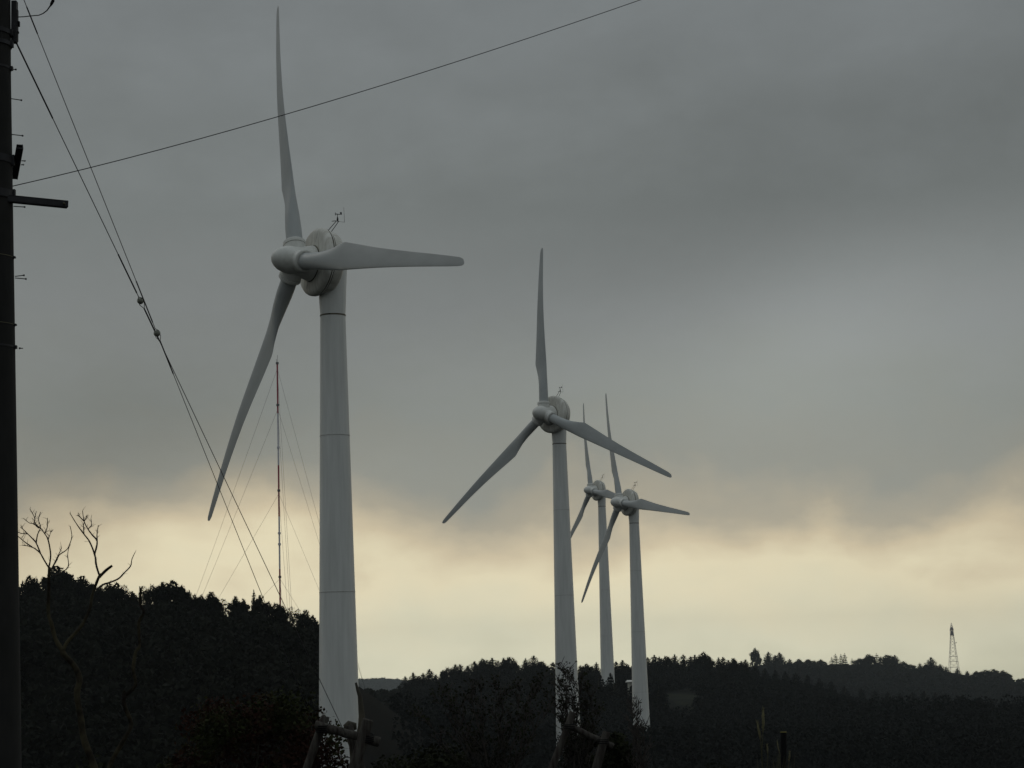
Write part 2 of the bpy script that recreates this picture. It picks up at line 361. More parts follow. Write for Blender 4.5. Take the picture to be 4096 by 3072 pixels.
# ------------------------------------------------------------------ tree prototypes
def trunk_mesh(name, m, h, r, limbs, seed):
    rd = random.Random(seed); b = MB()
    pts = [(0, 0, -.4)]; x = y = 0
    for i in range(1, 7):
        x += rd.uniform(-.03, .03) * h; y += rd.uniform(-.03, .03) * h; pts.append((x, y, h * i / 6))
    b.tube(pts, [r * (1 - .85 * i / 6) for i in range(7)], 7)
    for (z, dx, dy, dz) in limbs:
        k = z / h * 6; i = int(min(k, 5)); p = Vector(pts[i]).lerp(Vector(pts[i + 1]), k - i)
        q = p + Vector((dx, dy, dz)); mid = (p + q) / 2 + Vector((0, 0, -.06 * h))
        rr = r * (1 - .85 * z / h) * .6
        b.tube([p, mid, q], [rr, rr * .7, rr * .2], 5)
    return b.build(name, m)
def proto_broadleaf(name, seed, h=6.0, rx=2.6, n=2300, leaf=.26, mt='leaf', trunk='bark', sparse=1.0, base=.28):
    rd = random.Random(seed); e = empty(name)
    limbs = []; clumps = []
    for i in range(13):
        a = i * 2.4 + rd.uniform(-.4, .4); z = h * (base + (.93 - base) * ((i + .5) / 15)) + rd.uniform(-.25, .25)
        prof = math.sin(math.pi * min(1, (z / h - base + .22) / (1.14 - base))) ** .6
        rr = rx * prof * rd.uniform(.45, .9)
        c = (math.cos(a) * rr, math.sin(a) * rr, min(z, h * .92))
        clumps.append((c, rd.uniform(.22, .40) * rx, rd.uniform(.16, .28) * rx))
        limbs.append((max(.15 * h, c[2] - .18 * h), c[0] * .9, c[1] * .9, .16 * h))
    clumps.append(((0, 0, h * .9), rx * .3, rx * .26)); clumps.append(((0, 0, h * .6), rx * .5, rx * .4))
    tr = trunk_mesh('trunk', MAT[trunk], h * .85, .035 * h * .6, limbs, seed); tr.parent = e; kid(e, tr)
    wts = np.array([c[1] ** 2 for c in clumps]); wts /= wts.sum()
    idx = rng.choice(len(clumps), n, p=wts)
    cen = np.array([c[0] for c in clumps])[idx]; ra = np.array([c[1] for c in clumps])[idx][:, None]; rb = np.array([c[2] for c in clumps])[idx]
    d = rng.normal(size=(n, 3)); d /= np.linalg.norm(d, axis=1)[:, None]
    k = rng.uniform(.25, 1, n) ** .4; k *= rng.uniform(.8, 1.5, n)
    P = cen + d * ra * k[:, None]; P[:, 2] = cen[:, 2] + d[:, 2] * rb * k
    cr = quads_mesh('crown', leaf_quads(P, rng.uniform(.7, 1.3, n) * leaf), MAT[mt], e); kid(e, cr)
    return e
def proto_conifer(name, seed, h=10.0, rx=2.1, tiers=17, perq=13, open_=False, leaf=.52):
    rd = random.Random(seed); e = empty(name); P = []; Sz = []; limbs = []
    for t in range(tiers):
        u = t / (tiers - 1); z = h * ((.22 if open_ else .08) + (.90 if open_ else .915) * (u ** .92) * .97)
        r = rx * (1 - u) ** (.62 if open_ else .6) * (rd.uniform(.55, 1.2) if open_ else rd.uniform(.82, 1.1)) + .1
        nb = 4 if open_ else (7 if u < .8 else 4)
        a0 = rd.uniform(0, 6.28)
        for b_ in range(nb):
            a = a0 + b_ * 6.283 / nb + rd.uniform(-.3, .3); L = r * rd.uniform(.7, 1.15)
            limbs.append((min(z, h * .97), math.cos(a) * L, math.sin(a) * L, .05 * L if open_ else -.12 * L))
            m = perq if not open_ else perq + 3
            for q in range(m):
                s = (q + rd.random()) / m
                P.append((math.cos(a) * L * s + rd.gauss(0, .10 * r + .03), math.sin(a) * L * s + rd.gauss(0, .10 * r + .03), z - (.0 if open_ else .22) * L * s + rd.gauss(0, .10)))
                Sz.append(leaf * (.55 + .6 * (1 - u)) * rd.uniform(.7, 1.2))
    tr = trunk_mesh('trunk', MAT['bark'], h * .985, .02 * h, limbs[::2], seed); tr.parent = e; kid(e, tr)
    P = np.array(P)
    for q in range(30): pass
    tipn = 14; tp = np.stack([rng.normal(0, .05, tipn), rng.normal(0, .05, tipn), np.linspace(h * .9, h, tipn)], 1)
    P = np.concatenate([P, tp]); Sz = np.concatenate([Sz, np.full(tipn, leaf * .4)])
    cr = quads_mesh('crown', leaf_quads(P, Sz, flat=.35 if not open_ else .6), MAT['conifer'], e); kid(e, cr)
    return e
PB = [proto_broadleaf('broadleaf_tree', s, rx=r_, n=n_, leaf=l_) for s, r_, n_, l_ in ((1, 2.7, 2600, .30), (2, 2.4, 2300, .28), (3, 3.0, 2300, .30))]
PBS = proto_broadleaf('broadleaf_tree', 8, rx=2.6, n=900, leaf=.24)        # thin crowned
PC = [proto_conifer('conifer_tree', s, rx=r_) for s, r_ in ((1, 2.7), (2, 3.1), (3, 2.4))]
PP = [proto_conifer('pine_tree', s, rx=2.5, tiers=9, perq=18, open_=True, leaf=.62) for s in (5, 6)]
PROTO_H = {}
for p in PB + [PBS]: PROTO_H[p.name] = 6.0
for p in PC + PP: PROTO_H[p.name] = 10.0
_used = set()
def plant(proto, px, py, D, label, cat, group, wide=1.0, rad=None, minh=3.0):
    """a tree whose tip stands at photo px,py at distance D, rooted in the ground there"""
    top = at(px, py, D); g = gz(top.x, top.y); h = max(top.z - g, minh) + .3
    o = proto if proto.name not in _used else copy_tree(proto)
    _used.add(proto.name)
    H0 = PROTO_H[proto.name]
    o.location = (top.x, top.y, top.z - h); s = h / H0
    s = s; o.scale = (s * wide, s * wide, s)
    o.rotation_euler = (0, 0, random.uniform(0, 6.28))
    tag(o, label, cat, group); return o
ORD = ['first', 'second', 'third', 'fourth', 'fifth', 'sixth', 'seventh', 'eighth', 'ninth', 'tenth', 'eleventh', 'twelfth', 'thirteenth', 'fourteenth', 'fifteenth', 'sixteenth', 'seventeenth', 'eighteenth', 'nineteenth', 'twentieth',
       'twenty-first', 'twenty-second', 'twenty-third']
# left hill
special = {223: 'widest dark crown on the left hill, behind the twigs of the forked dead tree', 1015: 'pointed dark tree standing above the left hill skyline, left of the red and white mast',
           118: 'small spiky topped tree on the left hill beside the utility pole', 690: 'broad flat topped tree at the middle of the left hill skyline',
           1190: 'thin see-through tree on the left hill just right of the mast foot', 893: 'gappy tree on the left hill with sky showing through its crown', 1270: 'lowest skyline tree of the left hill, touching the nearest turbine tower'}
cnt = 0; cnt2 = 0
for i, (px, py) in enumerate(L_TREES):
    if px < 60: lab = None
    D = DL + random.uniform(-6, 4)
    pr = PBS if px in (893, 1190, 1163, 500, 575) else (PC[0] if px in (1015,) else PB[i % 3])
    if px in special: lab = special[px]
    elif px < 60: lab = 'dark crown on the left hill at the edge of the picture behind the utility pole'
    elif px < 660: lab = f'{ORD[cnt]} rounded crown on the left skyline, counted rightward from the utility pole'; cnt += 1
    else: lab = f'{ORD[cnt2]} crown on the left skyline, counted rightward from its broad flat-topped tree'; cnt2 += 1
    plant(pr, px, py - 1 + random.uniform(-8, 8) * (px < 1200), D, lab, 'tree', 'trees along the skyline of the left hill', wide=random.uniform(.5, .75) * (1.5 if px in (223, 690) else 1), minh=4.5)
# middle conifer ridge
marks = [(2225, 'counted rightward from the ridge\'s left end'), (2400, 'counted rightward from the second turbine tower'), (2560, 'counted rightward from the farthest turbine tower'), (9999, 'counting right from the tower of the turbine with crossed blades along the ridge')]
marks[3] = (9999, 'counted rightward from the rightmost turbine tower')
c4 = [0] * 4
for i, (px, py) in enumerate(M_TREES):
    k = next(j for j, m_ in enumerate(marks) if px < m_[0])
    lab = f'{ORD[c4[k]]} skyline conifer top {marks[k][1]}' if c4[k] < 23 else f'{ORD[c4[k]-23]} dark conifer past the twenty-third on the left end of the ridge'
    c4[k] += 1
    if px == 2135: lab = 'tallest broad conifer of the middle ridge, left of the second turbine tower'
    pr = PB[i % 3] if i % 5 == 3 else PC[(i * 7) % 3]
    plant(pr, px, py - 3 + random.uniform(-3, 5), DM + random.uniform(-10, 8), lab, 'conifer', 'conifers along the skyline of the middle ridge', wide=(random.uniform(1.3, 2.1) * (1.2 if px == 2135 else 1) if pr in PC else random.uniform(.75, .95)))
for i, (px, py) in enumerate(M2_TREES):
    plant(PC[i % 3], px, py - 2, DM + random.uniform(-10, 8), f'{ORD[i]} small dark conifer down the near ridge where it falls to the right', 'conifer', 'conifers where the near ridge falls to the right', wide=random.uniform(1.3, 1.8), minh=4)
# conifers in front of the farthest turbine
FT = [(2316, 2716, 490), (2347, 2713, 495), (2374, 2709, 488), (2403, 2702, 486), (2441, 2693, 484), (2472, 2714, 492), (2636, 2738, 470), (2650, 2752, 466), (2498, 2731, 462), (2524, 2744, 460), (2550, 2728, 462)]
fl = ['dark conifer low on the slope just right of the second turbine tower', 'dark conifer low on the slope between the second and the farthest tower', 'dark conifer hiding ground left of the farthest tower foot', 'dark conifer covering the left half of the farthest tower foot', 'taller pointed conifer covering the right half of the farthest tower foot', 'dark conifer low on the slope left of the small pale building', 'dark conifer at the left edge of the grass clearing', 'lower dark conifer at the left edge of the grass clearing', 'dark conifer just left of the small pale building', 'low dark conifer in front of the small pale building', 'dark conifer right behind the rightmost turbine tower']
for (px, py, D), l in zip(FT, fl): plant(PC[random.randrange(3)], px, py, D, l, 'conifer', 'conifers on the slope under the ridge', minh=5)
# far right ridge
plant(PB[1], 3019, 2595, DN, 'tall round headed tree standing above the left end of the far right ridge', 'tree', 'trees on the far right ridge', wide=.62)
kc = {'c': 0, 'b': 0, 'p': 0}
nm = {'c': 'pointed conifer', 'b': 'rounded tree top', 'p': 'open layered pine'}
for i, (px, py, t) in enumerate(N_TREES):
    pr = {'c': PC, 'b': PB, 'p': PP}[t]; pr = pr[i % len(pr)]
    lab = f'{ORD[kc[t]]} {nm[t]} on the far right ridge, counted from its tall round-headed tree'; kc[t] += 1
    if px == 3723: lab = 'tallest pointed conifer left of the lattice tower on the far right ridge'
    if px == 3829: lab = 'pointed conifer covering the right foot of the lattice tower'
    if px == 3784: lab = 'pointed conifer covering the left foot of the lattice tower'
    plant(pr, px, py - 2, DN + random.uniform(-12, 12) - (14 if px in (3829, 3784) else 0), lab, 'pine' if t == 'p' else ('conifer' if t == 'c' else 'tree'), 'trees on the far right ridge', wide={'c': 2.0, 'b': 1.1, 'p': 1.25}[t] * random.uniform(.9, 1.15))

# ------------------------------------------------------------------ woods that read as one mass
def woods(name, label, count, pxr, Dr, m, hr, wr, nq, leaf, cone, keep=lambda px, D: True, cap=None, unit=1.0):
    pxs = rng.uniform(pxr[0], pxr[1], count); Ds = np.sqrt(rng.uniform(Dr[0] ** 2, Dr[1] ** 2, count)); Vs = []
    for px, D in zip(pxs, Ds):
        if not keep(px, D): continue
        a = tanel(px, 2760)[1]; x, y = math.sin(a) * D, math.cos(a) * D; g = gz(x, y); h = random.uniform(*hr); wd = random.uniform(*wr)
        if cap is not None:
            lim = cap(px); d = ray(px, lim); h = min(h, d[2] * D - g)
            if h < 1.5: continue
        u = rng.uniform(0, 1, nq)
        if cone: u = u ** 1.5; r = wd * (1 - u) ** .8
        else: r = wd * np.sqrt(np.clip(1 - (2 * u - 1) ** 2, 0, 1)) ** .8
        an = rng.uniform(0, 6.283, nq); k = rng.uniform(.5, 1.08, nq)
        P = np.stack([x + np.cos(an) * r * k, y + np.sin(an) * r * k, g + h * (.08 + .92 * u) if cone else g + h * (.2 + .8 * u)], 1)
        Vs.append(leaf_quads(P, rng.uniform(.6, 1.3, nq) * leaf * (1 - .5 * u if cone else 1)))
    o = quads_mesh(name, np.concatenate(Vs), m)
    return tag(o, label, kind='stuff')
capL = S([(p[0], p[1] + 80) for p in L_TREES]); capM = S([(p[0], p[1] + 36) for p in M_TREES + M2_TREES]); capN = S([(3000, 2672)] + [(p[0], max(p[1], 2638) + 20) for p in N_TREES])
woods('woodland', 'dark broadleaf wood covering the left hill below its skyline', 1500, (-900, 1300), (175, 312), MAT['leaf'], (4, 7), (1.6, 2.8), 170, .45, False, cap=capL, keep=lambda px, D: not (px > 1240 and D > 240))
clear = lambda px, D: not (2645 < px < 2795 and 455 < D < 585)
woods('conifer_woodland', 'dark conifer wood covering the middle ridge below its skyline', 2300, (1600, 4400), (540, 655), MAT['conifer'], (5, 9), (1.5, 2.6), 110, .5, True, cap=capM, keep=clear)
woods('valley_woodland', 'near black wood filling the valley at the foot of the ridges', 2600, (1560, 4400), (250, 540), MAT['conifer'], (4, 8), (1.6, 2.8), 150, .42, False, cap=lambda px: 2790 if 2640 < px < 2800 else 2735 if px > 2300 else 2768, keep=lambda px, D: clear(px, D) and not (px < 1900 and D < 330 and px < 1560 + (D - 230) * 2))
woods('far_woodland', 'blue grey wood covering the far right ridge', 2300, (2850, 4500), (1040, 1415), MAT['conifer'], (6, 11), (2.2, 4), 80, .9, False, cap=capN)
woods('gap_woodland', 'dark bushes behind the brown slope in the gap between the hills', 420, (1400, 1640), (420, 700), MAT['leaf'], (5, 8), (2, 3), 80, .8, False, cap=lambda px: 2772 + 14 * math.sin(px * .11))
woods('distant_woodland', 'pale blue grey wood on the hill seen through the gap', 1300, (1380, 1660), (3750, 4020), MAT['farground'], (7, 12), (5, 9), 26, 4.5, False)
# ------------------------------------------------------------------ wind turbines
HUBH, OFF, TILT = 49.0, 3.12, .074
def blade_mesh():
    st_ = [(1.7, 1.30, .65, 1.30, -2), (3.0, 1.30, .65, 1.28, -2), (4.3, 1.38, .66, 1.12, -2), (5.6, 1.60, .67, .88, -1), (6.8, 1.92, .67, .66, 0), (7.5, 2.12, .67, .56, 1), (7.8, 2.15, .665, .53, 1.5), (8.15, 2.10, .65, .50, 2),
           (9, 2.0, .62, .42, 2.5), (10, 1.88, .58, .37, 3), (11.5, 1.70, .53, .31, 3.5), (13, 1.53, .48, .27, 4), (14.7, 1.37, .43, .23, 4.4), (16.5, 1.22, .38, .19, 4.8), (18.2, 1.09, .34, .165, 5.2), (20, .97, .30, .14, 5.5), (21.5, .87, .27, .12, 5.8), (23, .76, .24, .09, 6), (24.3, .64, .20, .07, 6), (24.8, .46, .15, .05, 6), (25.0, .12, .05, .02, 6)]
    n = 28; b = MB(); v = []
    for (s, c, le, th, tw) in st_:
        k = min(1, max(0, (s - 3.4) / 4.2)); k = k * k * (3 - 2 * k); ps = R(tw)
        for j in range(n):
            a = 2 * math.pi * j / n
            cx, cy = math.cos(a) * .5 * c + (le - .5 * c), math.sin(a) * .5 * th           # ellipse
            u = (1 - math.cos(a)) / 2                                                    # 0 at leading edge
            yt = 5 * .2 * (1.4845 * math.sqrt(max(u, 0)) - .63 * u - 1.758 * u * u + 1.4215 * u ** 3 - .5075 * u ** 4) * th * 1.0
            ax, ay = le - u * c, yt * (1 if math.sin(a) >= 0 else -1) * .5 * 1.0
            if abs(math.sin(a)) < 1e-6 and u > .5: ay = 0
            x, y = cx * (1 - k) + ax * k, cy * (1 - k) + ay * k
            X_, Y_ = x * math.cos(ps) + y * math.sin(ps), -x * math.sin(ps) + y * math.cos(ps)   # leading edge turns upwind (-Y)
            v.append((X_, Y_ + float(np.interp(s, [0, 4, 8, 11, 14, 17, 20, 22.5, 25], [0, .08, .18, .19, .20, .31, .50, .70, .92])), s))
    m = len(st_)
    f = [(i * n + j, i * n + (j + 1) % n, (i + 1) * n + (j + 1) % n, (i + 1) * n + j) for i in range(m - 1) for j in range(n)]
    f.append(tuple((m - 1) * n + j for j in range(n))); b.add(v, f)
    return b
def make_turbine():
    e = empty('wind_turbine')
    # tower: base at 0, top flange at 44.95
    b = MB(); zt = HUBH - 4.1
    def tr(z): return .99 + (zt - z) * .0178
    prof = []
    for z in (-1.5, 10, HUBH - 25.7, HUBH - 25.7 + .03, HUBH - 13.6, HUBH - 13.6 + .03, zt): prof.append((z, tr(z)))
    b.lathe(prof, 64); tw = b.build('tower', MAT['tower'], e, sharp=30); kid(e, tw)
    for z in (zt - .02, HUBH - 13.6, HUBH - 25.7, 11.5):
        g = MB(); thick = .055 if z > zt - .1 else .022
        g.lathe([(z - thick, tr(z)), (z - thick, tr(z) + .022), (z + thick, tr(z) + .022), (z + thick, tr(z) - .01)], 64)
        kid(tw, g.build('flange_seam', MAT['groove' if z > zt - .1 else 'seam'], tw, sharp=30))
    if True:
        g = MB(); g.box((0, -tr(2.2) + .01, 2.2), .9, .16, 2.1); kid(tw, g.build('door', MAT['hub'], tw, smooth=False))
    b = MB()                                              # yaw housing behind the generator
    prof = [(zt + .04, .0), (zt + .04, .985), (zt + .9, 1.04), (zt + 2.0, 1.08), (zt + 3.5, 1.16), (zt + 4.1, 1.14), (zt + 4.5, 1.0), (zt + 4.75, .7), (zt + 4.85, 0)]
    b.lathe(prof, 56); o = b.build('yaw_housing', MAT['tower'], e, sharp=40); kid(e, o)
    head = Matrix.Translation((0, 0, HUBH - OFF * math.sin(TILT))) @ Matrix.Rotation(-TILT, 4, 'X')
    # generator disc
    g = MB()
    g.lathe([(-.12, 0), (-.1, 1.7), (-.02, 2.15), (.15, 2.38), (.42, 2.52), (.93, 2.57)], 96, 'F'); 
    g.cur = 1; g.lathe([(.93, 2.57), (.935, 2.44), (1.03, 2.44), (1.035, 2.66)], 96, 'F')
    g.cur = 0; g.lathe([(1.035, 2.66), (1.12, 2.69), (1.14, 2.69)], 96, 'F')
    g.cur = 1; g.lathe([(1.14, 2.69), (1.145, 2.55), (1.225, 2.55), (1.23, 2.705)], 96, 'F')
    g.cur = 0; g.lathe([(1.23, 2.705), (1.42, 2.70), (1.55, 2.65), (1.66, 2.54), (1.73, 2.40), (1.76, 2.2), (1.80, 1.38), (1.80, 0)], 96, 'F')
    ge = g.build('generator', [MAT['disc'], MAT['groove']], e, sharp=35); ge.matrix_local = head @ Matrix.Translation((0, 0, .2)); kid(e, ge)
    for k in range(6):
        q = MB(); a = R(60 * k + 12)
        p0 = Vector((math.cos(a) * 1.5, -1.80, math.sin(a) * 1.5)); p1 = Vector((math.cos(a) * 2.2, -1.765, math.sin(a) * 2.2))
        q.bar(p0, p1, .025, .012); kid(ge, q.build('panel_joint', MAT['seam'], ge, smooth=False))
    # hub
    h = MB()
    h.lathe([(-1.30, 1.38), (-1.2, 1.42), (-.9, 1.33), (-.5, 1.22), (0, 1.14), (.5, 1.10), (1.0, 1.03), (1.4, .90), (1.72, .70), (1.94, .46), (2.06, .22), (2.1, 0)], 64, 'F')
    hb = h.build('hub', MAT['hub'], e, sharp=60); kid(e, hb)
    hseam = MB(); hseam.lathe([(-1.32, 1.1), (-1.32, 1.45), (-1.26, 1.45), (-1.26, 1.3)], 64, 'F'); kid(hb, hseam.build('hub_seal', MAT['groove'], hb, sharp=30))
    for k in range(3):
        c = MB(); c.lathe([(.3, .86), (1.36, .86), (1.37, .80), (1.40, .80), (1.41, .89), (1.66, .89), (1.74, .81), (1.75, .6)], 48)
        cm = c.build('blade_collar', MAT['hub'], hb, sharp=35); cm.matrix_local = Matrix.Rotation(R(120 * k), 4, 'Y'); kid(hb, cm)
        c = MB(); c.lathe([(1.752, .62), (1.752, .72), (1.785, .72), (1.785, .6)], 48)
        r_ = c.build('collar_seal', MAT['seam'], hb, sharp=35); r_.matrix_local = Matrix.Rotation(R(120 * k), 4, 'Y'); kid(hb, r_)
    bm = blade_mesh()
    for k in range(3): kid(e, bm.build('blade', MAT['blade'], e, sharp=70))
    # weather mast on the rear rim
    w_ = MB(); zr = HUBH + 2.42
    foot = Vector((0, -.25, zr + .22)); top = Vector((0, .55, zr + 1.08))
    for s in (-.09, .09):
        w_.tube([foot + Vector((s * 2, -.12 if s < 0 else .12, -.1)), top + Vector((s, -.1 if s < 0 else .06, 0))], .032, 6)
    w_.tube([top + Vector((0, -.5, -.04)), top + Vector((0, -.2, .02)), top + Vector((0, .12, 0))], .03, 6)
    w_.tube([top, top + Vector((0, 0, .18)), top + Vector((0, 0, .36))], [.065, .075, .04], 8)
    w_.tube([top + Vector((0, 0, .36)), top + Vector((0, 0, .58))], .024, 6)
    wm = w_.build('weather_mast', MAT['darksteel'], e); kid(e, wm)
    v_ = MB(); vt = top + Vector((0, 0, .58))
    v_.tube([vt + Vector((0, -.18, .0)), vt + Vector((0, .2, .0)), vt + Vector((0, .3, .06))], [.045, .03, .03], 6)
    v_.box(vt + Vector((0, .31, .09)), .02, .16, .2); v_.box(vt + Vector((0, -.19, 0)), .05, .03, .24)
    kid(wm, v_.build('wind_vane', MAT['steel'], wm, smooth=False))
    v_ = MB(); v_.tube([top + Vector((0, .1, 0)), top + Vector((0, .62, -.02))], .012, 5); v_.tube([top + Vector((0, .61, -.03)), top + Vector((0, .57, 1.2))], [.016, .011], 5)
    kid(wm, v_.build('lightning_rod', MAT['steel'], wm))
    return e
def pose(e, x, y, hubz, yaw, az_):
    e.location = (x, y, hubz - HUBH); e.rotation_euler = (0, 0, -yaw)
    Hm = Matrix.Translation((0, -OFF * math.cos(TILT), HUBH)) @ Matrix.Rotation(-TILT, 4, 'X')
    k = 0
    for ch in KIDS[e.name]:
        if ch.name.startswith('blade'):
            ch.matrix_local = Hm @ Matrix.Rotation(-az_ + R(120) * k, 4, 'Y'); k += 1
        if ch.name.startswith('hub'): ch.matrix_local = Hm @ Matrix.Rotation(-az_, 4, 'Y')
TUR = [(-13.883, 159.084, 32.392, 1.012, .336, 'nearest and largest white wind turbine, one blade almost touching the top of the picture'),
       (6.532, 293.254, 36.680, .743, .072, 'second nearest wind turbine, its raised blade upright and the others spread wide'),
       (22.417, 533.844, 46.802, 1.071, .278, 'farthest and smallest wind turbine, its right blade crossing behind another hub'),
       (23.623, 411.929, 33.508, 1.086, .349, 'rightmost wind turbine, small, its hub in front of the farthest one\'s blade')]
t0 = make_turbine()
for i, (x, y, hz, yaw, a_, lab) in enumerate(TUR):
    t = t0 if i == 0 else copy_tree(t0)
    tag(t, lab, 'wind turbine', 'white wind turbines standing in a line'); pose(t, x, y, hz, yaw, a_)

# ------------------------------------------------------------------ red and white guyed mast
DMAST = 700.0
def pmast(px, py, D=DMAST): return at(px, py, D)
base = pmast(1121, 2440); g = gz(base.x, base.y); ppm = F_PX / DMAST
e = empty('radio_mast', (base.x, base.y, g))
def mz(py): return pmast(1112, py).z - g
cuts = [(1455, 1653, 'red'), (1653, 1861, 'white'), (1861, 2066, 'red'), (2066, 2277, 'white'), (2277, 2700, 'red')]
for (a, b_, c) in cuts:
    m = MB(); z1, z0_ = mz(a), (mz(b_) if b_ < 2600 else 0)
    m.tube([(0, 0, z0_), (0, 0, z1)], .29, 12); o = m.build('mast_section', MAT[c], e, sharp=40); o['label'] = f'{c} painted section of the mast'
for py in (1453, 1620, 1790, 1962, 2133, 2177, 2308):
    m = MB(); z = mz(py); m.lathe([(z - .35, .3), (z - .35, .5), (z + .35, .5), (z + .35, .3)], 12)
    m.build('collar', MAT['steel' if py not in (1790, 2133, 2177) else 'white'], e, sharp=40)
m = MB(); zt = mz(1450); m.tube([(.1, 0, zt), (.1, 0, zt + 2.6)], .06, 5); m.tube([(-.25, 0, zt), (-.25, 0, zt + 1.2)], .07, 5); m.build('top_rod', MAT['steel'], e)
def guy(pya, px1, py1, D1):
    a = Vector((0, 0, mz(pya) - .4)); d = at(px1, py1, D1) - Vector((base.x, base.y, g))
    # run on to the ground
    dirv = d - a; 
    for _ in range(60):
        q = a + dirv
        if q.z + g <= gz(q.x + base.x, q.y + base.y): break
        dirv *= 1.03
    m = MB(); m.tube([a, a + dirv * .5 + Vector((0, 0, -.6)), a + dirv], .045, 4); m.build('guy_wire', MAT['strand'], e)
for args in ((1470, 783, 2382, 715), (1632, 806, 2385, 712), (1970, 872, 2390, 708), (2310, 1040, 2395, 704),
             (1470, 1278, 2090, 690), (1632, 1278, 2170, 690), (1970, 1275, 2350, 688), (2310, 1195, 2432, 690),
             (1470, 1167, 2430, 560), (1632, 1160, 2430, 570), (1970, 1150, 2430, 590), (2310, 1132, 2430, 640)): guy(*args)
tag(e, 'tall thin red and white banded mast held by guy wires on the left hill', 'mast')

# ------------------------------------------------------------------ lattice tower
DT = 1420.0
b0 = at(3818, 2715, DT); g = gz(b0.x, b0.y); e = empty('lattice_tower', (b0.x, b0.y, g))
H = at(3806, 2492, DT).z - g
def lz(py): return at(3815, py, DT).z - g
zp1, zp2 = lz(2541), lz(2520)
def wid(z):
    zs = [0, lz(2670), zp1, zp2, H]; ws = [3.6, 2.9, 1.0, .95, .12]; return float(np.interp(z, zs, ws))
for sx, sy in ((-1, -1), (1, -1), (1, 1), (-1, 1)):
    m = MB(); m.tube([(sx * wid(z), sy * wid(z), z) for z in np.linspace(0, H, 14)], .11, 4); m.build('leg', MAT['lattice'], e)
m = MB(); zs = [0]; 
while zs[-1] < H * .95: zs.append(zs[-1] + max(1.1, wid(zs[-1]) * 1.25))
for a, b_ in zip(zs[:-1], zs[1:]):
    wa, wb = wid(a), wid(b_); cs = [(-1, -1), (1, -1), (1, 1), (-1, 1)]
    for k in range(4):
        p, q = cs[k], cs[(k + 1) % 4]
        m.tube([(p[0] * wa, p[1] * wa, a), (q[0] * wb, q[1] * wb, b_)], .06, 3); m.tube([(q[0] * wa, q[1] * wa, a), (p[0] * wb, p[1] * wb, b_)], .06, 3)
m.build('bracing', MAT['lattice'], e)
for py in (2626, 2646, 2670):
    m = MB(); z = lz(py); w2 = wid(z); cs = [(-1, -1), (1, -1), (1, 1), (-1, 1)]
    for k in range(4): p, q = cs[k], cs[(k + 1) % 4]; m.tube([(p[0] * w2, p[1] * w2, z), (q[0] * w2, q[1] * w2, z)], .16, 4)
    m.build('cross_frame', MAT['lattice'], e)
for py, ww in ((2519, 1.15), (2541, 1.1)):
    m = MB(); z = lz(py); m.box((0, 0, z), ww * 2, ww * 2, .35)
    for k in range(8):
        a = k * math.pi / 4; m.tube([(math.cos(a) * ww, math.sin(a) * ww, z), (math.cos(a) * ww, math.sin(a) * ww, z + 1.1)], .05, 4)
    m.build('platform', MAT['steel'], e, smooth=False)
m = MB(); m.lathe([(zp2 + .2, .1), (zp2 + .2, .85), (zp2 + 1.9, .8), (zp2 + 1.9, .1)], 12); m.lathe([(zp1 + .3, .1), (zp1 + .3, .7), (zp2 - .3, .7), (zp2 - .3, .1)], 12); m.build('antenna_housing', MAT['lattice'], e, sharp=40)
m = MB(); z = lz(2572); m.box((wid(z) + .7, 0, z), 1.2, .3, .25); m.lathe([(z + .2, .5), (z + .5, .1)], 10, off=(wid(z) + 1.1, 0, 0)); m.build('side_antenna', MAT['steel'], e, smooth=False)
tag(e, 'thin steel lattice tower rising above the trees of the far right ridge', 'tower')

# ------------------------------------------------------------------ small building
c = at(2528, 2741, 470); g = gz(c.x, c.y) - .3; e = empty('small_building', (c.x, c.y, g)); hh = max(at(2528, 2729, 470).z - g, 2.4)
m = MB(); m.box((.2, 0, hh / 2), 2.2, 3.2, hh); wl = m.build('wall', MAT['wall'], e, smooth=False)
m = MB(); m.box((.1, -1.62, hh - 1.0), .7, .06, .7); m.build('window', MAT['glass'], wl, smooth=False)
m = MB(); zr = hh + .5; a0, a1, b0_ = -1.35, 1.75, 2.0
m.add([(a0, -b0_, hh + .002), (a1, -b0_, hh + .002), (a1, b0_, hh + .002), (a0, b0_, hh + .002), (a0, -b0_, hh + .16), (a1, -b0_, hh + .16), (a1, b0_, hh + .16), (a0, b0_, hh + .16), (a0 + .3, 0, zr), (a1 - .3, 0, zr)],
      [(3, 2, 1, 0), (0, 1, 5, 4), (2, 3, 7, 6), (1, 2, 6, 5), (3, 0, 4, 7), (4, 5, 9, 8), (6, 7, 8, 9), (5, 6, 9), (7, 4, 8)])
m.build('roof', MAT['roof'], e, smooth=False)
tag(e, 'small pale building half hidden behind the rightmost turbine tower', 'building')

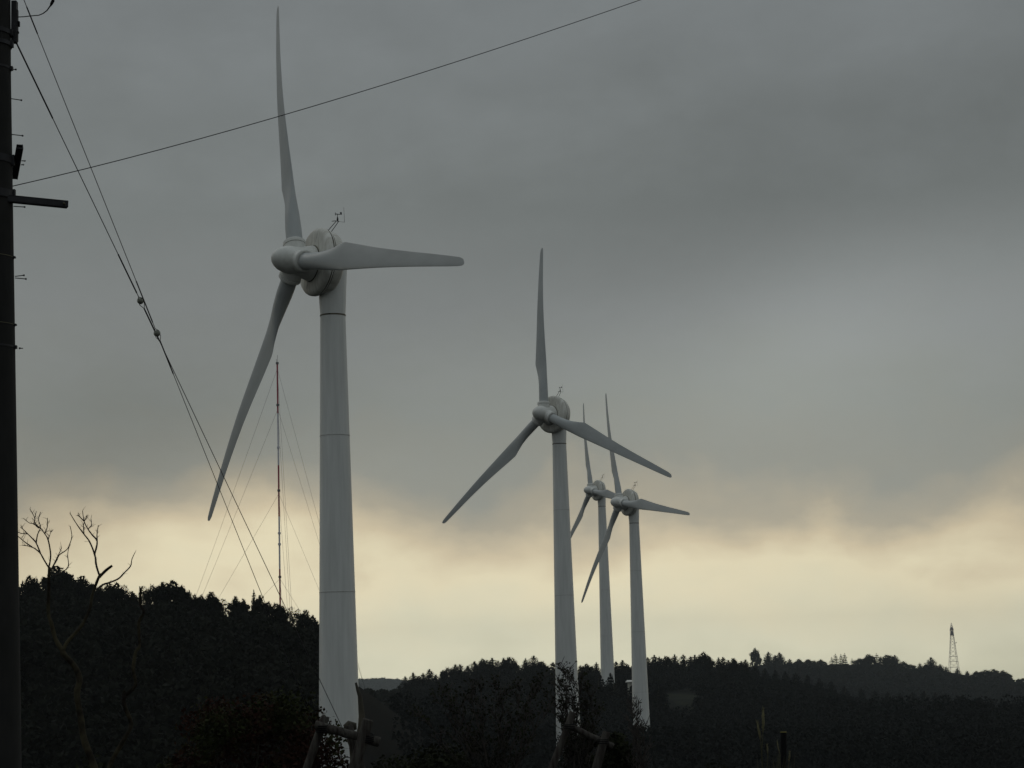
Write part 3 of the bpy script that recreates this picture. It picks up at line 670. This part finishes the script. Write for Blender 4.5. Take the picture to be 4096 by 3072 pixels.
# ------------------------------------------------------------------ utility pole
DP = 14.0
def pp(px, py, D=DP): return at(px, py, D)
cx_t, cx_b = -52.0, -62.0                                # photo column of its axis: top, bottom
ax0 = at(-62, 3072, DP); ax = Vector((ax0.x, ax0.y, 0))
e = empty('utility_pole', (ax.x, ax.y, gz(ax.x, ax.y)))
def PL(px, py, D=DP): p = at(px, py, D); return p - Vector(e.location)
pz = lambda py: PL(0, py).z
zb, ztp = 0.0, pz(-700)
rpx = lambda py: PL(np.interp(py, [190, 3072], [45, 92]), py).x                   # right silhouette in local x
rt = rpx(190) ; rb = rpx(3072)
def rad(z): return float(np.interp(z, [pz(3072), pz(190)], [rb, rt]) if z > pz(3072) else rb + .002) if z <= pz(190) else rt - (z - pz(190)) * .0067
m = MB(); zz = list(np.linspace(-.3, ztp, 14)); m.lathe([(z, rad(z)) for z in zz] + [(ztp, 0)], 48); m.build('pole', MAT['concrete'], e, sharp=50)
def ring(py, h_, extra, mt, name):
    z = pz(py); r = rad(z); m = MB()
    m.lathe([(z - h_ / 2, r - .004), (z - h_ / 2, r + extra), (z + h_ / 2, r + extra), (z + h_ / 2, r - .004)], 48)
    o = m.build(name, MAT[mt], e, sharp=40)
    b2 = MB(); b2.box((r + extra + .006, 0, z), .014, .03, h_ * 1.3 + .006); b2.build('band_clasp', MAT['darksteel'], o, smooth=False)
    return o
for py in (800, 1033, 1303): ring(py, .0045, .0025, 'band', 'steel_band')
ring(135, .03, .008, 'darksteel', 'clamp_collar'); ring(182, .028, .01, 'darksteel', 'clamp_collar'); ring(278, .016, .004, 'darksteel', 'clamp_collar'); ring(645, .05, .006, 'darksteel', 'clamp_collar'); ring(785, .055, .008, 'darksteel', 'clamp_collar'); ring(1392, .012, .003, 'darksteel', 'clamp_collar')
def bolt(x0, y0, x1, y1, head=.0062, r=.0032):
    a, b_ = PL(x0, y0), PL(x1, y1); d = (b_ - a).normalized(); a = a - d * .02
    m = MB(); m.tube([a, b_], r, 7); m.tube([b_ - d * .008, b_ + d * .003], head, 8); m.build('step_bolt', MAT['darksteel'], e, sharp=40)
for q in ((50, 277, 65, 278), (54, 396, 87, 401), (58, 539, 92, 543), (66, 826, 100, 828), (72, 1104, 97, 1101), (72, 1113, 105, 1116), (80, 1393, 77, 1393)): bolt(*q)
# arms of steel channel
def channel(a, b_, w_, d_, name):
    m = MB(); a, b_ = Vector(a), Vector(b_); dv = (b_ - a); L = dv.length; q = dv.to_track_quat('Z', 'Y').to_matrix(); t = .006
    c = (a + b_) / 2
    m.box(c, t, w_, L, q); m.box(c + q @ Vector((d_ / 2, (w_ - t) / 2 - .001, 0)), d_ + t, t, L - .002, q); m.box(c + q @ Vector((d_ / 2, -(w_ - t) / 2 + .001, 0)), d_ + t, t, L - .002, q)
    return m.build(name, MAT['darksteel'], e, smooth=False)
cr = channel(PL(-40, 785, DP - .12), PL(273, 816, DP - .02), .046, .045, 'crossarm')
m = MB(); p = PL(262, 816, DP - .03); m.tube([p + Vector((-.005, -.03, 0)), p + Vector((-.005, .03, 0))], .006, 8); m.build('bolt', MAT['band'], cr)
br_ = channel(PL(91, 586, DP - .12), PL(68, 710, DP + .13), .040, .036, 'slanted_bracket')
m = MB()
for (x0, y0, x1, y1) in ((86, 643, 103, 644), (84, 659, 97, 659)): m.tube([PL(x0, y0), PL(x1, y1)], .0035, 6); m.tube([PL(x1 - 5, y0), PL(x1 - 3, y1)], .0065, 6)
m.build('bolt', MAT['darksteel'], br_)
# upright channel with the cable terminal
m = MB(); a, b_ = PL(56, 6), PL(60, 170)
m.box((a + b_) / 2, .035, .05, (a - b_).length); m.box((PL(68, 40) + PL(69, 165)) / 2, .012, .03, (PL(68, 40) - PL(69, 165)).length)
up = m.build('upright_channel', MAT['darksteel'], e, smooth=False)
m = MB()
for (x, y, s) in ((68, 42, .011), (74, 96, .016), (72, 130, .012), (60, 171, .012), (42, 185, .016)): m.box(PL(x, y), s, s * 1.5, s * (2.2 if y == 96 else 1.1))
m.build('fitting', MAT['black'], up, smooth=False)
m = MB(); m.tube([PL(69, 68), PL(95, 67), PL(130, 63), PL(155, 61), PL(172, 54), PL(188, 42), PL(200, 25), PL(210, 5), PL(214, -40)], [.0035] * 4 + [.004, .0042, .005, .0045, .004], 8)
cb = m.build('cable_loop', MAT['black'], e)
m = MB(); m.tube([PL(201, 26), PL(206, 15), PL(212, 3), PL(214, -12)], [.004, .0105, .0115, .005], 10); m.build('cable_sleeve', MAT['black'], cb)
tag(e, 'near black concrete utility pole with step bolts and steel arms along the left edge', 'utility pole')

# stay wires, each with its guy insulator
def stay(a, b_, c, d, rr, label, ins, sleeve):
    """a: pole end, b_: insulator, c: far end; photo points with distances"""
    A, B, Cc = at(*a), at(*b_), at(*c); e = empty('stay_wire', Cc)
    L = lambda p: p - Cc
    d1 = (B - A).normalized(); side = d1.cross(Vector((0, 1, 0))).normalized()
    m = MB(); m.tube([L(A), L(B - d1 * .05)], rr, 6)
    m.tube([L(B - d1 * .05), L(B - d1 * .02 + side * .021), L(B + d1 * .02 + side * .02)], rr * .8, 6)
    m.tube([L(B - d1 * .05), L(B - d1 * .02 - side * .015), L(B + d1 * .01 - side * .017)], rr * .8, 6)
    m.build('upper_strand', MAT['strand'], e)
    d2 = (Cc - B).normalized(); m = MB(); q = B + d2 * .085
    m.tube([L(q), L(Cc)], rr, 6)
    m.tube([L(q), L(B + d2 * .03 + side * .021), L(B - d2 * .0 + side * .012)], rr * .8, 6); m.tube([L(q), L(B + d2 * .035 - side * .021), L(B - side * .012)], rr * .8, 6)
    m.build('lower_strand', MAT['strand'], e)
    m = MB()
    for (s0, s1) in sleeve:
        m = MB(); m.tube([L(A.lerp(B, s0)), L(A.lerp(B, s1))], rr * 1.75, 6); m.build('wire_grip', MAT['strand'], e)
    m = MB(); m.tube([L(q), L(q + d2 * .35)], rr * 1.9, 6); m.build('wire_grip', MAT['strand'], e)
    m = MB()                                            # two-lobed porcelain egg
    prof = [(-.028, 0), (-.026, .010), (-.020, .019), (-.009, .0265), (-.002, .0285), (0, .0235), (.002, .0285), (.009, .0265), (.020, .019), (.026, .010), (.028, 0)]
    m.lathe(prof, 20); io = m.build('insulator', MAT['porcelain'], e); io.location = L(B); io.rotation_euler = (d1.cross(side) * .5 + side).to_track_quat('Z', 'Y').to_euler()
    tag(e, label, 'stay wire', 'stay wires of the utility pole'); return e
DS = 15.6
stay((60, 160, 14.0), (562, 1203, 16.3), (1395, 2965, 20.5), None, .0034, 'stay wire with the upper round insulator, starting at the upright channel on the pole', 0, [(0, .27), (.8, .965)])
stay((40, -140, 14.0), (628, 1333, 16.4), (1330, 3085, 20.5), None, .0031, 'stay wire with the lower round insulator, running out of the top of the picture', 0, [(.1, .165), (.84, .965)])

# overhead wire
a, b_, c = at(40, 747, 14.0), at(1110, 467, 15.5), at(2560, 0, 18.5)
pts = []
for i in range(40):
    s = i / 39 * 2.3                                     # quadratic through the three, carried on past the picture
    t = s; l0, l1, l2 = (t - .42) * (t - 1) / .42, t * (t - 1) / (.42 * -.58), t * (t - .42) / .58
    pts.append(a * l0 + b_ * l1 + c * l2)
m = MB(); m.tube([p - a for p in pts], .0032, 6); o = m.build('overhead_wire', MAT['wire'], loc=a)
tag(o, 'single thin dark wire crossing the sky from the pole up to the right', 'wire')

# ------------------------------------------------------------------ foreground dead trees (photo coordinates via zoomed picture, 0.6764 px per unit)
def zp(x, y): return (x * .6764, 1950 + y * .6764)
def branch(m, pts, r0, r1, D, L, wob=.0, n=7, dd=0.0):
    P = []; k = len(pts)
    for i, (x, y) in enumerate(pts):
        p = zp(x, y); P.append(at(p[0], p[1], D + dd * i / max(1, k - 1) + random.uniform(-wob, wob)) - L)
    # smooth by subdividing
    Q = []; Rr = []
    for i in range(len(P) - 1):
        p0, p1, p2, p3 = P[max(i - 1, 0)], P[i], P[i + 1], P[min(i + 2, len(P) - 1)]
        for j in range(4):
            t = j / 4; Q.append(.5 * ((2 * p1) + (p2 - p0) * t + (2 * p0 - 5 * p1 + 4 * p2 - p3) * t * t + (3 * p1 - p0 - 3 * p2 + p3) * t ** 3))
            u = (i + t) / (len(P) - 1); Rr.append((r0 + (r1 - r0) * u) * random.uniform(.9, 1.1))
    Q.append(P[-1]); Rr.append(r1)
    m.tube(Q, Rr, n)
    return Q
def twiglets(m, Q, n, L, r, D=None):
    for _ in range(n):
        i = random.randrange(1, len(Q)); p = Q[i]; d = (Q[i] - Q[i - 1]).normalized()
        v = Vector((random.uniform(-1, 1), random.uniform(-.8, .8), random.uniform(-.1, 1))).normalized()
        q = p + (d * .6 + v).normalized() * L * random.uniform(.4, 1.3); mid = (p + q) / 2 + Vector((random.uniform(-.1, .1) * L, 0, random.uniform(0, .12) * L))
        m.tube([p, mid, q], [r, r * .8, r * .45], 4)
DD = 24.0
b0 = at(*zp(600, 1850), DD); e = empty('dead_tree', (b0.x, b0.y, gz(b0.x, b0.y))); L0 = Vector(e.location)
m = MB()
branch(m, [(610, 2050), (600, 1850), (560, 1659), (500, 1500), (475, 1350), (455, 1220), (470, 1130), (435, 1050), (380, 990), (368, 960)], .040, .032, DD, L0, .03, 10)
m.build('trunk', MAT['deadbark'], e)
m = MB(); branch(m, [(372, 965), (330, 900), (303, 800), (286, 740), (288, 600), (292, 470)], .026, .017, DD, L0, .03, 8); lb = m.build('left_limb', MAT['deadbark'], e)
m = MB(); branch(m, [(374, 962), (400, 910), (480, 820), (530, 720), (545, 640), (580, 540), (600, 512)], .021, .016, DD, L0, .03, 8); 
branch(m, [(588, 530), (625, 492), (664, 462)], .018, .014, DD, L0, 0, 7); rbm = m.build('right_limb', MAT['deadbark'], e)
m = MB(); r1 = .0062
tw = [([(292, 480), (262, 430), (235, 385), (195, 355), (160, 345), (132, 342)], 1.1), ([(240, 390), (215, 330), (190, 300), (165, 275), (140, 250), (120, 235)], .95), ([(215, 325), (222, 280), (240, 235), (228, 190), (240, 145)], .85), ([(228, 240), (200, 215), (175, 210), (150, 192)], .7),
      ([(200, 215), (205, 180), (178, 128)], .65), ([(290, 470), (300, 400), (285, 310), (262, 270), (240, 240), (215, 225)], 1.1), ([(285, 310), (300, 265)], .6), ([(266, 272), (280, 230), (280, 180)], .7), ([(235, 240), (205, 200), (215, 140)], .7),
      ([(292, 500), (330, 440), (350, 400), (390, 372), (408, 345), (425, 290), (415, 228)], .95), ([(310, 470), (345, 400), (365, 355)], .7), ([(320, 520), (370, 500), (404, 465), (400, 400), (408, 345)], .85), ([(190, 352), (150, 325), (120, 300), (90, 275)], .8), ([(165, 275), (130, 272), (100, 262)], .6)]
for pts, s in tw:
    Q = branch(m, pts, r1 * 1.5 * s, r1 * .6, DD, L0, .05, 5); twiglets(m, Q, 8, .06, r1 * .45)
m.build('twigs', MAT['twig'], lb)
m = MB()
tw = [([(590, 525), (570, 460), (560, 395), (530, 320), (500, 280), (470, 240), (440, 195), (413, 150)], 1.3), ([(560, 395), (575, 320), (545, 280), (520, 245), (498, 200), (488, 138)], 1.1), ([(575, 320), (574, 275), (582, 222)], .8), ([(497, 275), (494, 225), (498, 205)], .7), ([(498, 200), (470, 172), (457, 165)], .7), ([(520, 245), (540, 225), (538, 185)], .6), ([(498, 200), (512, 175)], .6),
      ([(575, 602), (610, 575), (650, 562), (700, 540), (735, 505), (772, 465), (780, 425), (798, 385)], 1.35)]
for pts, s in tw:
    Q = branch(m, pts, r1 * 1.7 * s, r1 * .65, DD, L0, .05, 5); twiglets(m, Q, 7, .065, r1 * .45)
m.build('twigs', MAT['twig'], rbm)
tag(e, 'taller dead tree forking into two bare twiggy limbs beside the utility pole', 'dead tree', 'dead trees on the left')
b0 = at(*zp(620, 1800), DD + 1); e = empty('dead_tree', (b0.x, b0.y, gz(b0.x, b0.y))); L0 = Vector(e.location)
m = MB(); Q = branch(m, [(560, 1950), (620, 1750), (660, 1620), (740, 1480), (775, 1400), (740, 1300), (735, 1240), (800, 1170), (788, 1080), (800, 980), (825, 930), (820, 800), (850, 740), (830, 690), (832, 600)], .030, .015, DD + 1, L0, .03, 9)
branch(m, [(832, 610), (842, 582)], .014, .007, DD + 1, L0); branch(m, [(830, 612), (826, 584)], .012, .006, DD + 1, L0)
branch(m, [(738, 1250), (733, 1225), (736, 1200)], .03, .015, DD + 1, L0)
m.build('trunk', MAT['deadbark'], e)
for _ in range(9): m = MB(); twiglets(m, Q[30:], 1, .09, .006); m.build('twig', MAT['twig'], e)
tag(e, 'shorter crooked bare trunk without limbs, right of the forked dead tree', 'dead tree', 'dead trees on the left')

# ------------------------------------------------------------------ maple bush
def bush(name, cpx, cpy, D, rx, rz, n, leaf, mt, label, cat, stems=14, group=None, lobes=26, seed=0, flat=.25, bark='bark'):
    rd = random.Random(seed); c = at(cpx, cpy, D); g = gz(c.x, c.y); e = empty(name, (c.x, c.y, g)); L = Vector(e.location)
    m = MB(); cl = []
    for i in range(lobes):
        a = rd.uniform(0, math.pi * 2); v = rd.uniform(-.5, 1); rr = math.sqrt(max(0, 1 - v * v)) if v > 0 else 1
        k = rd.uniform(.55, .95); p = Vector((math.cos(a) * rr * rx * k, math.sin(a) * rr * rx * k * .7, c.z - g + v * rz * k))
        cl.append((p, rd.uniform(.16, .30) * rx))
    for i in range(stems):
        p = cl[i % lobes][0]; s = Vector((rd.uniform(-.1, .1), rd.uniform(-.1, .1), -.2))
        q1 = s.lerp(p, .35) + Vector((0, 0, .08 * rz)); q2 = s.lerp(p, .7) + Vector((rd.uniform(-.06, .06), 0, .06))
        m.tube([s, q1, q2, p], [.032, .022, .014, .006], 6)
    m.build('stems', MAT[bark], e)
    w_ = np.array([q[1] ** 2 for q in cl]); w_ /= w_.sum(); idx = rng.choice(lobes, n, p=w_)
    cen = np.array([tuple(q[0]) for q in cl])[idx]; ra = np.array([q[1] for q in cl])[idx][:, None]
    d = rng.normal(size=(n, 3)); d /= np.linalg.norm(d, axis=1)[:, None]; d[:, 2] *= .7
    P = cen + d * ra * (rng.uniform(.1, 1, n) ** .45 * rng.uniform(.8, 1.3, n))[:, None]
    quads_mesh('leaves', leaf_quads(P, rng.uniform(.6, 1.3, n) * leaf, 1.5, flat), MAT[mt], e)
    return tag(e, label, cat, group)
bush('maple_bush', 1010, 3110, 30, 1.50, 1.12, 24000, .042, 'maple', 'dense maple bush with red and green leaves overlapping the nearest tower foot', 'bush', seed=3, lobes=60)
bush('leafy_shrub', 1750, 3170, 30, 1.25, .62, 6500, .04, 'shrub', 'low green leafy shrub at the bottom of the picture right of the log trestle', 'shrub', seed=5, lobes=26)
bush('leafy_shrub', 2390, 3060, 33, .60, .66, 8500, .042, 'shrub', 'rounded dense shrub covering the foot of the rightmost turbine tower', 'shrub', seed=6, lobes=30)
bush('leafy_shrub', 2880, 3230, 31, 1.25, .55, 6000, .04, 'shrub', 'low dark shrub at the bottom edge left of the pampas grass', 'shrub', seed=9, lobes=24)
bush('leafy_shrub', 480, 3260, 27, 1.3, .62, 6000, .04, 'shrub', 'low dark shrub at the bottom edge between the dead trees and the maple', 'shrub', seed=12, lobes=24)
bush('leafy_shrub', 3700, 3290, 33, 1.9, .6, 8000, .045, 'shrub', 'wide low dark shrub along the bottom right edge', 'shrub', seed=13, lobes=30)

# ------------------------------------------------------------------ bare twiggy bush in front of the second tower
def twig_bush(rootpx, rootpy, D, tips, label, n_leaf, seed, leaf=.03, rr=.02):
    rd = random.Random(seed); c = at(rootpx, rootpy, D); g = gz(c.x, c.y); e = empty('twiggy_bush', (c.x, c.y, g)); L = Vector(e.location)
    ms, mt_ = MB(), MB(); ends = []
    for (tx, ty) in tips:
        T = at(tx, ty, D + rd.uniform(-.4, .4)) - L; B = Vector((rd.uniform(-.12, .12), rd.uniform(-.1, .1), -.1)); pts = []; k = 9; off = Vector((0, 0, 0))
        for i in range(k + 1):
            u = i / k; off += Vector((rd.gauss(0, .014), rd.gauss(0, .014), rd.gauss(0, .008)))
            p = B.lerp(T, u); p.z = B.z + (T.z - B.z) * u ** .92; p.x = B.x + (T.x - B.x) * u ** 1.15; pts.append(p + off * (1 if u < .95 else .5))
        ms.tube(pts, [rr * (1 - u / k * .86) for u in range(k + 1)], 6)
        for i in range(3, k + 1):
            for _ in range(3):
                p = pts[i]; d = (pts[i] - pts[i - 1]).normalized()
                v = Vector((rd.uniform(-1, 1), rd.uniform(-.7, .7), rd.uniform(-.05, .9))).normalized(); Ln = rd.uniform(.12, .34) * (1 if i < k else .6)
                q = p + (d * .9 + v * .8).normalized() * Ln; mid = (p + q) / 2 + Vector((rd.gauss(0, .02), 0, rd.gauss(0, .01)))
                mt_.tube([p, mid, q], [.0085, .0065, .004], 4); ends += [mid, q]
                for _ in range(3):
                    v2 = Vector((rd.uniform(-1, 1), rd.uniform(-.7, .7), rd.uniform(-.1, .9))).normalized(); s0 = p.lerp(q, rd.uniform(.3, .95)); q2 = s0 + ((q - p).normalized() * .7 + v2).normalized() * rd.uniform(.05, .14)
                    mt_.tube([s0, q2], [.0055, .003], 3); ends.append(q2)
    ms.build('stems', MAT['twig'], e); mt_.build('twigs', MAT['twig'], e)
    E = np.array([tuple(q) for q in ends if q.z < 9]); idx = rng.integers(0, len(E), n_leaf); P = E[idx] + rng.normal(0, .012, (n_leaf, 3))
    quads_mesh('leaves', leaf_quads(P, rng.uniform(.6, 1.3, n_leaf) * leaf, 1.7), MAT['shrub'], e)
    return tag(e, label, 'bush', 'bare twiggy bushes')
twig_bush(1990, 3260, 28, [(1760, 2820), (1800, 2790), (1850, 2830), (1880, 2780), (1930, 2765), (1990, 2755), (2030, 2780), (2080, 2760), (2120, 2780), (1700, 2880), (2160, 2740), (2190, 2800)], 'larger twiggy bush with thin upright stems left of the second turbine tower', 4200, 21, leaf=.021)
twig_bush(2310, 3250, 28.5, [(2240, 2760), (2262, 2700), (2285, 2712), (2300, 2745), (2330, 2720), (2352, 2770), (2375, 2800), (2225, 2840), (2395, 2860), (2300, 2850), (2260, 2900)], 'smaller twiggy bush spread across the foot of the second turbine tower', 3200, 22, leaf=.021)
twig_bush(2560, 3200, 32, [(2545, 2840), (2556, 2832), (2530, 2880), (2572, 2930), (2548, 2868)], 'few thin twigs sticking up over the foot of the rightmost tower', 160, 23, leaf=.02, rr=.007)

# ------------------------------------------------------------------ log tree-support trestles
def log(e, a, b_, r, D, D2=None, name='log_post', ext=0.0, knots=3):
    L = Vector(e.location); A, B = at(*a, D) - L, at(*b_, D2 or D) - L; B = B + (B - A).normalized() * ext
    n = 9; P = []; Rd = []
    for i in range(n):
        u = i / (n - 1); P.append(A.lerp(B, u) + Vector((random.gauss(0, .0035), 0, random.gauss(0, .0035)))); Rd.append(r * random.uniform(.92, 1.08))
    P = [P[0] - (B - A).normalized() * .012] + P + [P[-1] + (B - A).normalized() * .012]; Rd = [Rd[0] * .82] + Rd + [Rd[-1] * .82]
    m = MB(); m.tube(P, Rd, 14); return m.build(name, MAT['log'], e, sharp=40)
DF = 22.0
def root_at(px, D): p = at(px, 3072, D); return (p.x, p.y, gz(p.x, p.y))
e = empty('log_trestle', root_at(1330, DF))
log(e, (1302, 2868), (1212, 3115), .046, DF + .1, ext=1.6); log(e, (1472, 2880), (1412, 3090), .060, DF - .1, ext=1.5)
log(e, (1265, 2902), (1512, 2966), .050, DF, name='log_crossbar'); log(e, (1398, 2905), (1455, 3110), .045, DF + .22, ext=1.5)
L = Vector(e.location)
for (px, py, D) in ((1467, 2952, DF - .03), (1292, 2912, DF + .05)):
    m = MB()
    for k in range(4):
        c = at(px, py + (k - 1.5) * 8, D) - L; pts = [c + Vector((math.cos(a) * .075, math.sin(a) * .12, math.sin(a * 1) * .01)) for a in np.linspace(0, 6.283, 13)]; m.tube(pts, .007, 5, cap=False)
    m.build('rope_lashing', MAT['black'], e)
tag(e, 'log trestle with a short crossbar in front of the nearest turbine tower', 'log trestle', 'log tree supports in the foreground')
e = empty('log_trestle', root_at(2300, DF + 2))
log(e, (2288, 2850), (2204, 3080), .042, DF + 2, ext=1.7); log(e, (2425, 2932), (2380, 3090), .048, DF + 1.9, ext=1.7)
log(e, (2285, 2908), (2450, 2985), .036, DF + 1.95, name='log_crossbar')
L = Vector(e.location)
for (px, py, D) in ((2278, 2905, DF + 1.95), (2412, 2965, DF + 1.9)):
    m = MB()
    for k in range(3):
        c = at(px, py + (k - 1) * 7, D) - L; pts = [c + Vector((math.cos(a) * .065, math.sin(a) * .1, 0)) for a in np.linspace(0, 6.283, 13)]; m.tube(pts, .006, 5, cap=False)
    m.build('rope_lashing', MAT['black'], e)
tag(e, 'log trestle with a sloping crossbar in front of the second turbine tower', 'log trestle', 'log tree supports in the foreground')
# broken dead trunk held by the trestle
e = empty('broken_trunk', root_at(1420, DF + .45)); L = Vector(e.location); m = MB()
def zq(x, y): return (1150 + x * .4069, 2500 + y * .4069)
P = [zq(*q) for q in ((672, 566), (690, 640), (712, 700), (722, 800), (730, 900), (728, 1000), (715, 1080), (690, 1200), (670, 1400), (650, 1700), (640, 2400))]
m.tube([at(p[0], p[1], DF + .45) - L for p in P], [.012, .017, .024, .030, .034, .040, .046, .06, .065, .07, .08], 10)
m.build('trunk', MAT['bark'], e)
m = MB(); P = [zq(*q) for q in ((560, 1010), (600, 985), (645, 1000), (655, 1035))]; m.tube([at(p[0], p[1], DF + .3) - L for p in P], [.03, .05, .055, .03], 10)
P = [zq(*q) for q in ((600, 1110), (640, 1180), (660, 1300), (665, 1420))]; m.tube([at(p[0], p[1], DF + .45) - L for p in P], [.03, .04, .05, .06], 10); m.build('limb_stub', MAT['bark'], e)
tag(e, 'black broken trunk leaning up along the right edge of the nearest tower', 'dead trunk')

# ------------------------------------------------------------------ pampas grass and cut post
DG = 20.0
e = empty('pampas_grass', root_at(3080, DG)); L = Vector(e.location)
def zr_(x, y): return (2600 + x * .6763, 2350 + y * .6763)
st_m = MB()
plumes = [([(672, 722), (668, 760), (672, 800), (668, 860)], [(668, 860), (662, 960), (668, 1100), (670, 1500)], .012), ([(634, 800), (640, 830), (648, 870), (655, 905)], [(655, 905), (660, 1000), (668, 1100), (672, 1500)], .010),
          ([(692, 935), (695, 955), (697, 985)], [(697, 985), (694, 1050), (690, 1500)], .008), ([(826, 975), (826, 1000), (822, 1030)], [(822, 1030), (815, 1100), (800, 1500)], .008), ([(752, 905), (758, 950), (768, 985)], [(768, 985), (770, 1100), (760, 1500)], .005)]
for k, (pl, stl, r) in enumerate(plumes):
    P = [at(*zr_(*q), DG) - L for q in pl]
    m = MB(); n = len(P)
    m.tube(P, [r * .3] + [r] * (n - 2) + [r * .4], 6)
    for i in range(70):
        u = random.random() * (n - 1); j = min(int(u), n - 2); p = P[j].lerp(P[j + 1], u - j); q = p + Vector((random.uniform(-1, 1) * r * 1.6, random.uniform(-1, 1) * r, random.uniform(.2, 1) * r * 4)); m.tube([p, q], [r * .25, r * .08], 3)
    m.build('plume', MAT['plume'], e)
    st_m.tube([at(*zr_(*q), DG) - L for q in stl], .0035, 5)
for i in range(26):
    x = random.uniform(630, 850); tx = x + random.uniform(-60, 60); y1 = random.uniform(960, 1060)
    st_m.tube([at(*zr_(740 + (x - 740) * .3, 1600), DG) - L, at(*zr_(x, 1150), DG + random.uniform(-.2, .2)) - L, at(*zr_(tx, y1), DG + random.uniform(-.3, .3)) - L], [.004, .004, .001], 4)
st_m.build('stalks', MAT['stalk'], e)
tag(e, 'pale pampas grass plumes rising out of the dark at the lower right', 'grass')
e = empty('cut_post', root_at(3135, DG + .6)); L = Vector(e.location)
a, b_ = at(3134, 2930, DG + .6) - L, at(3134, 3080, DG + .6) - L
m = MB(); m.tube([a, b_, b_ + Vector((0, 0, -1.5))], .030, 16); m.build('post', MAT['black'], e, sharp=40)
m = MB(); m.lathe([(a.z + .002, 0), (a.z + .002, .031), (a.z + .007, .030), (a.z + .007, 0)][::1], 16, off=(a.x, a.y, 0)); m.build('cut_top', MAT['yellow'], e, sharp=40)  # top face of the post, with its yellow light painted in
tag(e, 'dark post with a cut top coloured as if lit yellow beside the pampas grass', 'post')

# ------------------------------------------------------------------ haze
m = MB(); m.box((0, 0, 0), 10000, 10000, 230); hz = m.build('haze', None, smooth=False) if False else None
me = bpy.data.meshes.new('haze'); bx = MB(); bx.box((0, 0, 4), 9900, 9900, 232); me.from_pydata(bx.v, [], bx.f)
hm = bpy.data.materials.new('haze_air'); hm.use_nodes = True; t = hm.node_tree; t.nodes.clear()
pv = t.nodes.new('ShaderNodeVolumePrincipled'); pv.inputs['Color'].default_value = (.86, .92, .94, 1); pv.inputs['Density'].default_value = 1e-4; pv.inputs['Anisotropy'].default_value = .2
mo = t.nodes.new('ShaderNodeOutputMaterial'); t.links.new(pv.outputs[0], mo.inputs['Volume']); me.materials.append(hm)
ho = bpy.data.objects.new('haze', me); C.objects.link(ho); tag(ho, 'thin grey air between the viewer and the far ridges', kind='stuff')
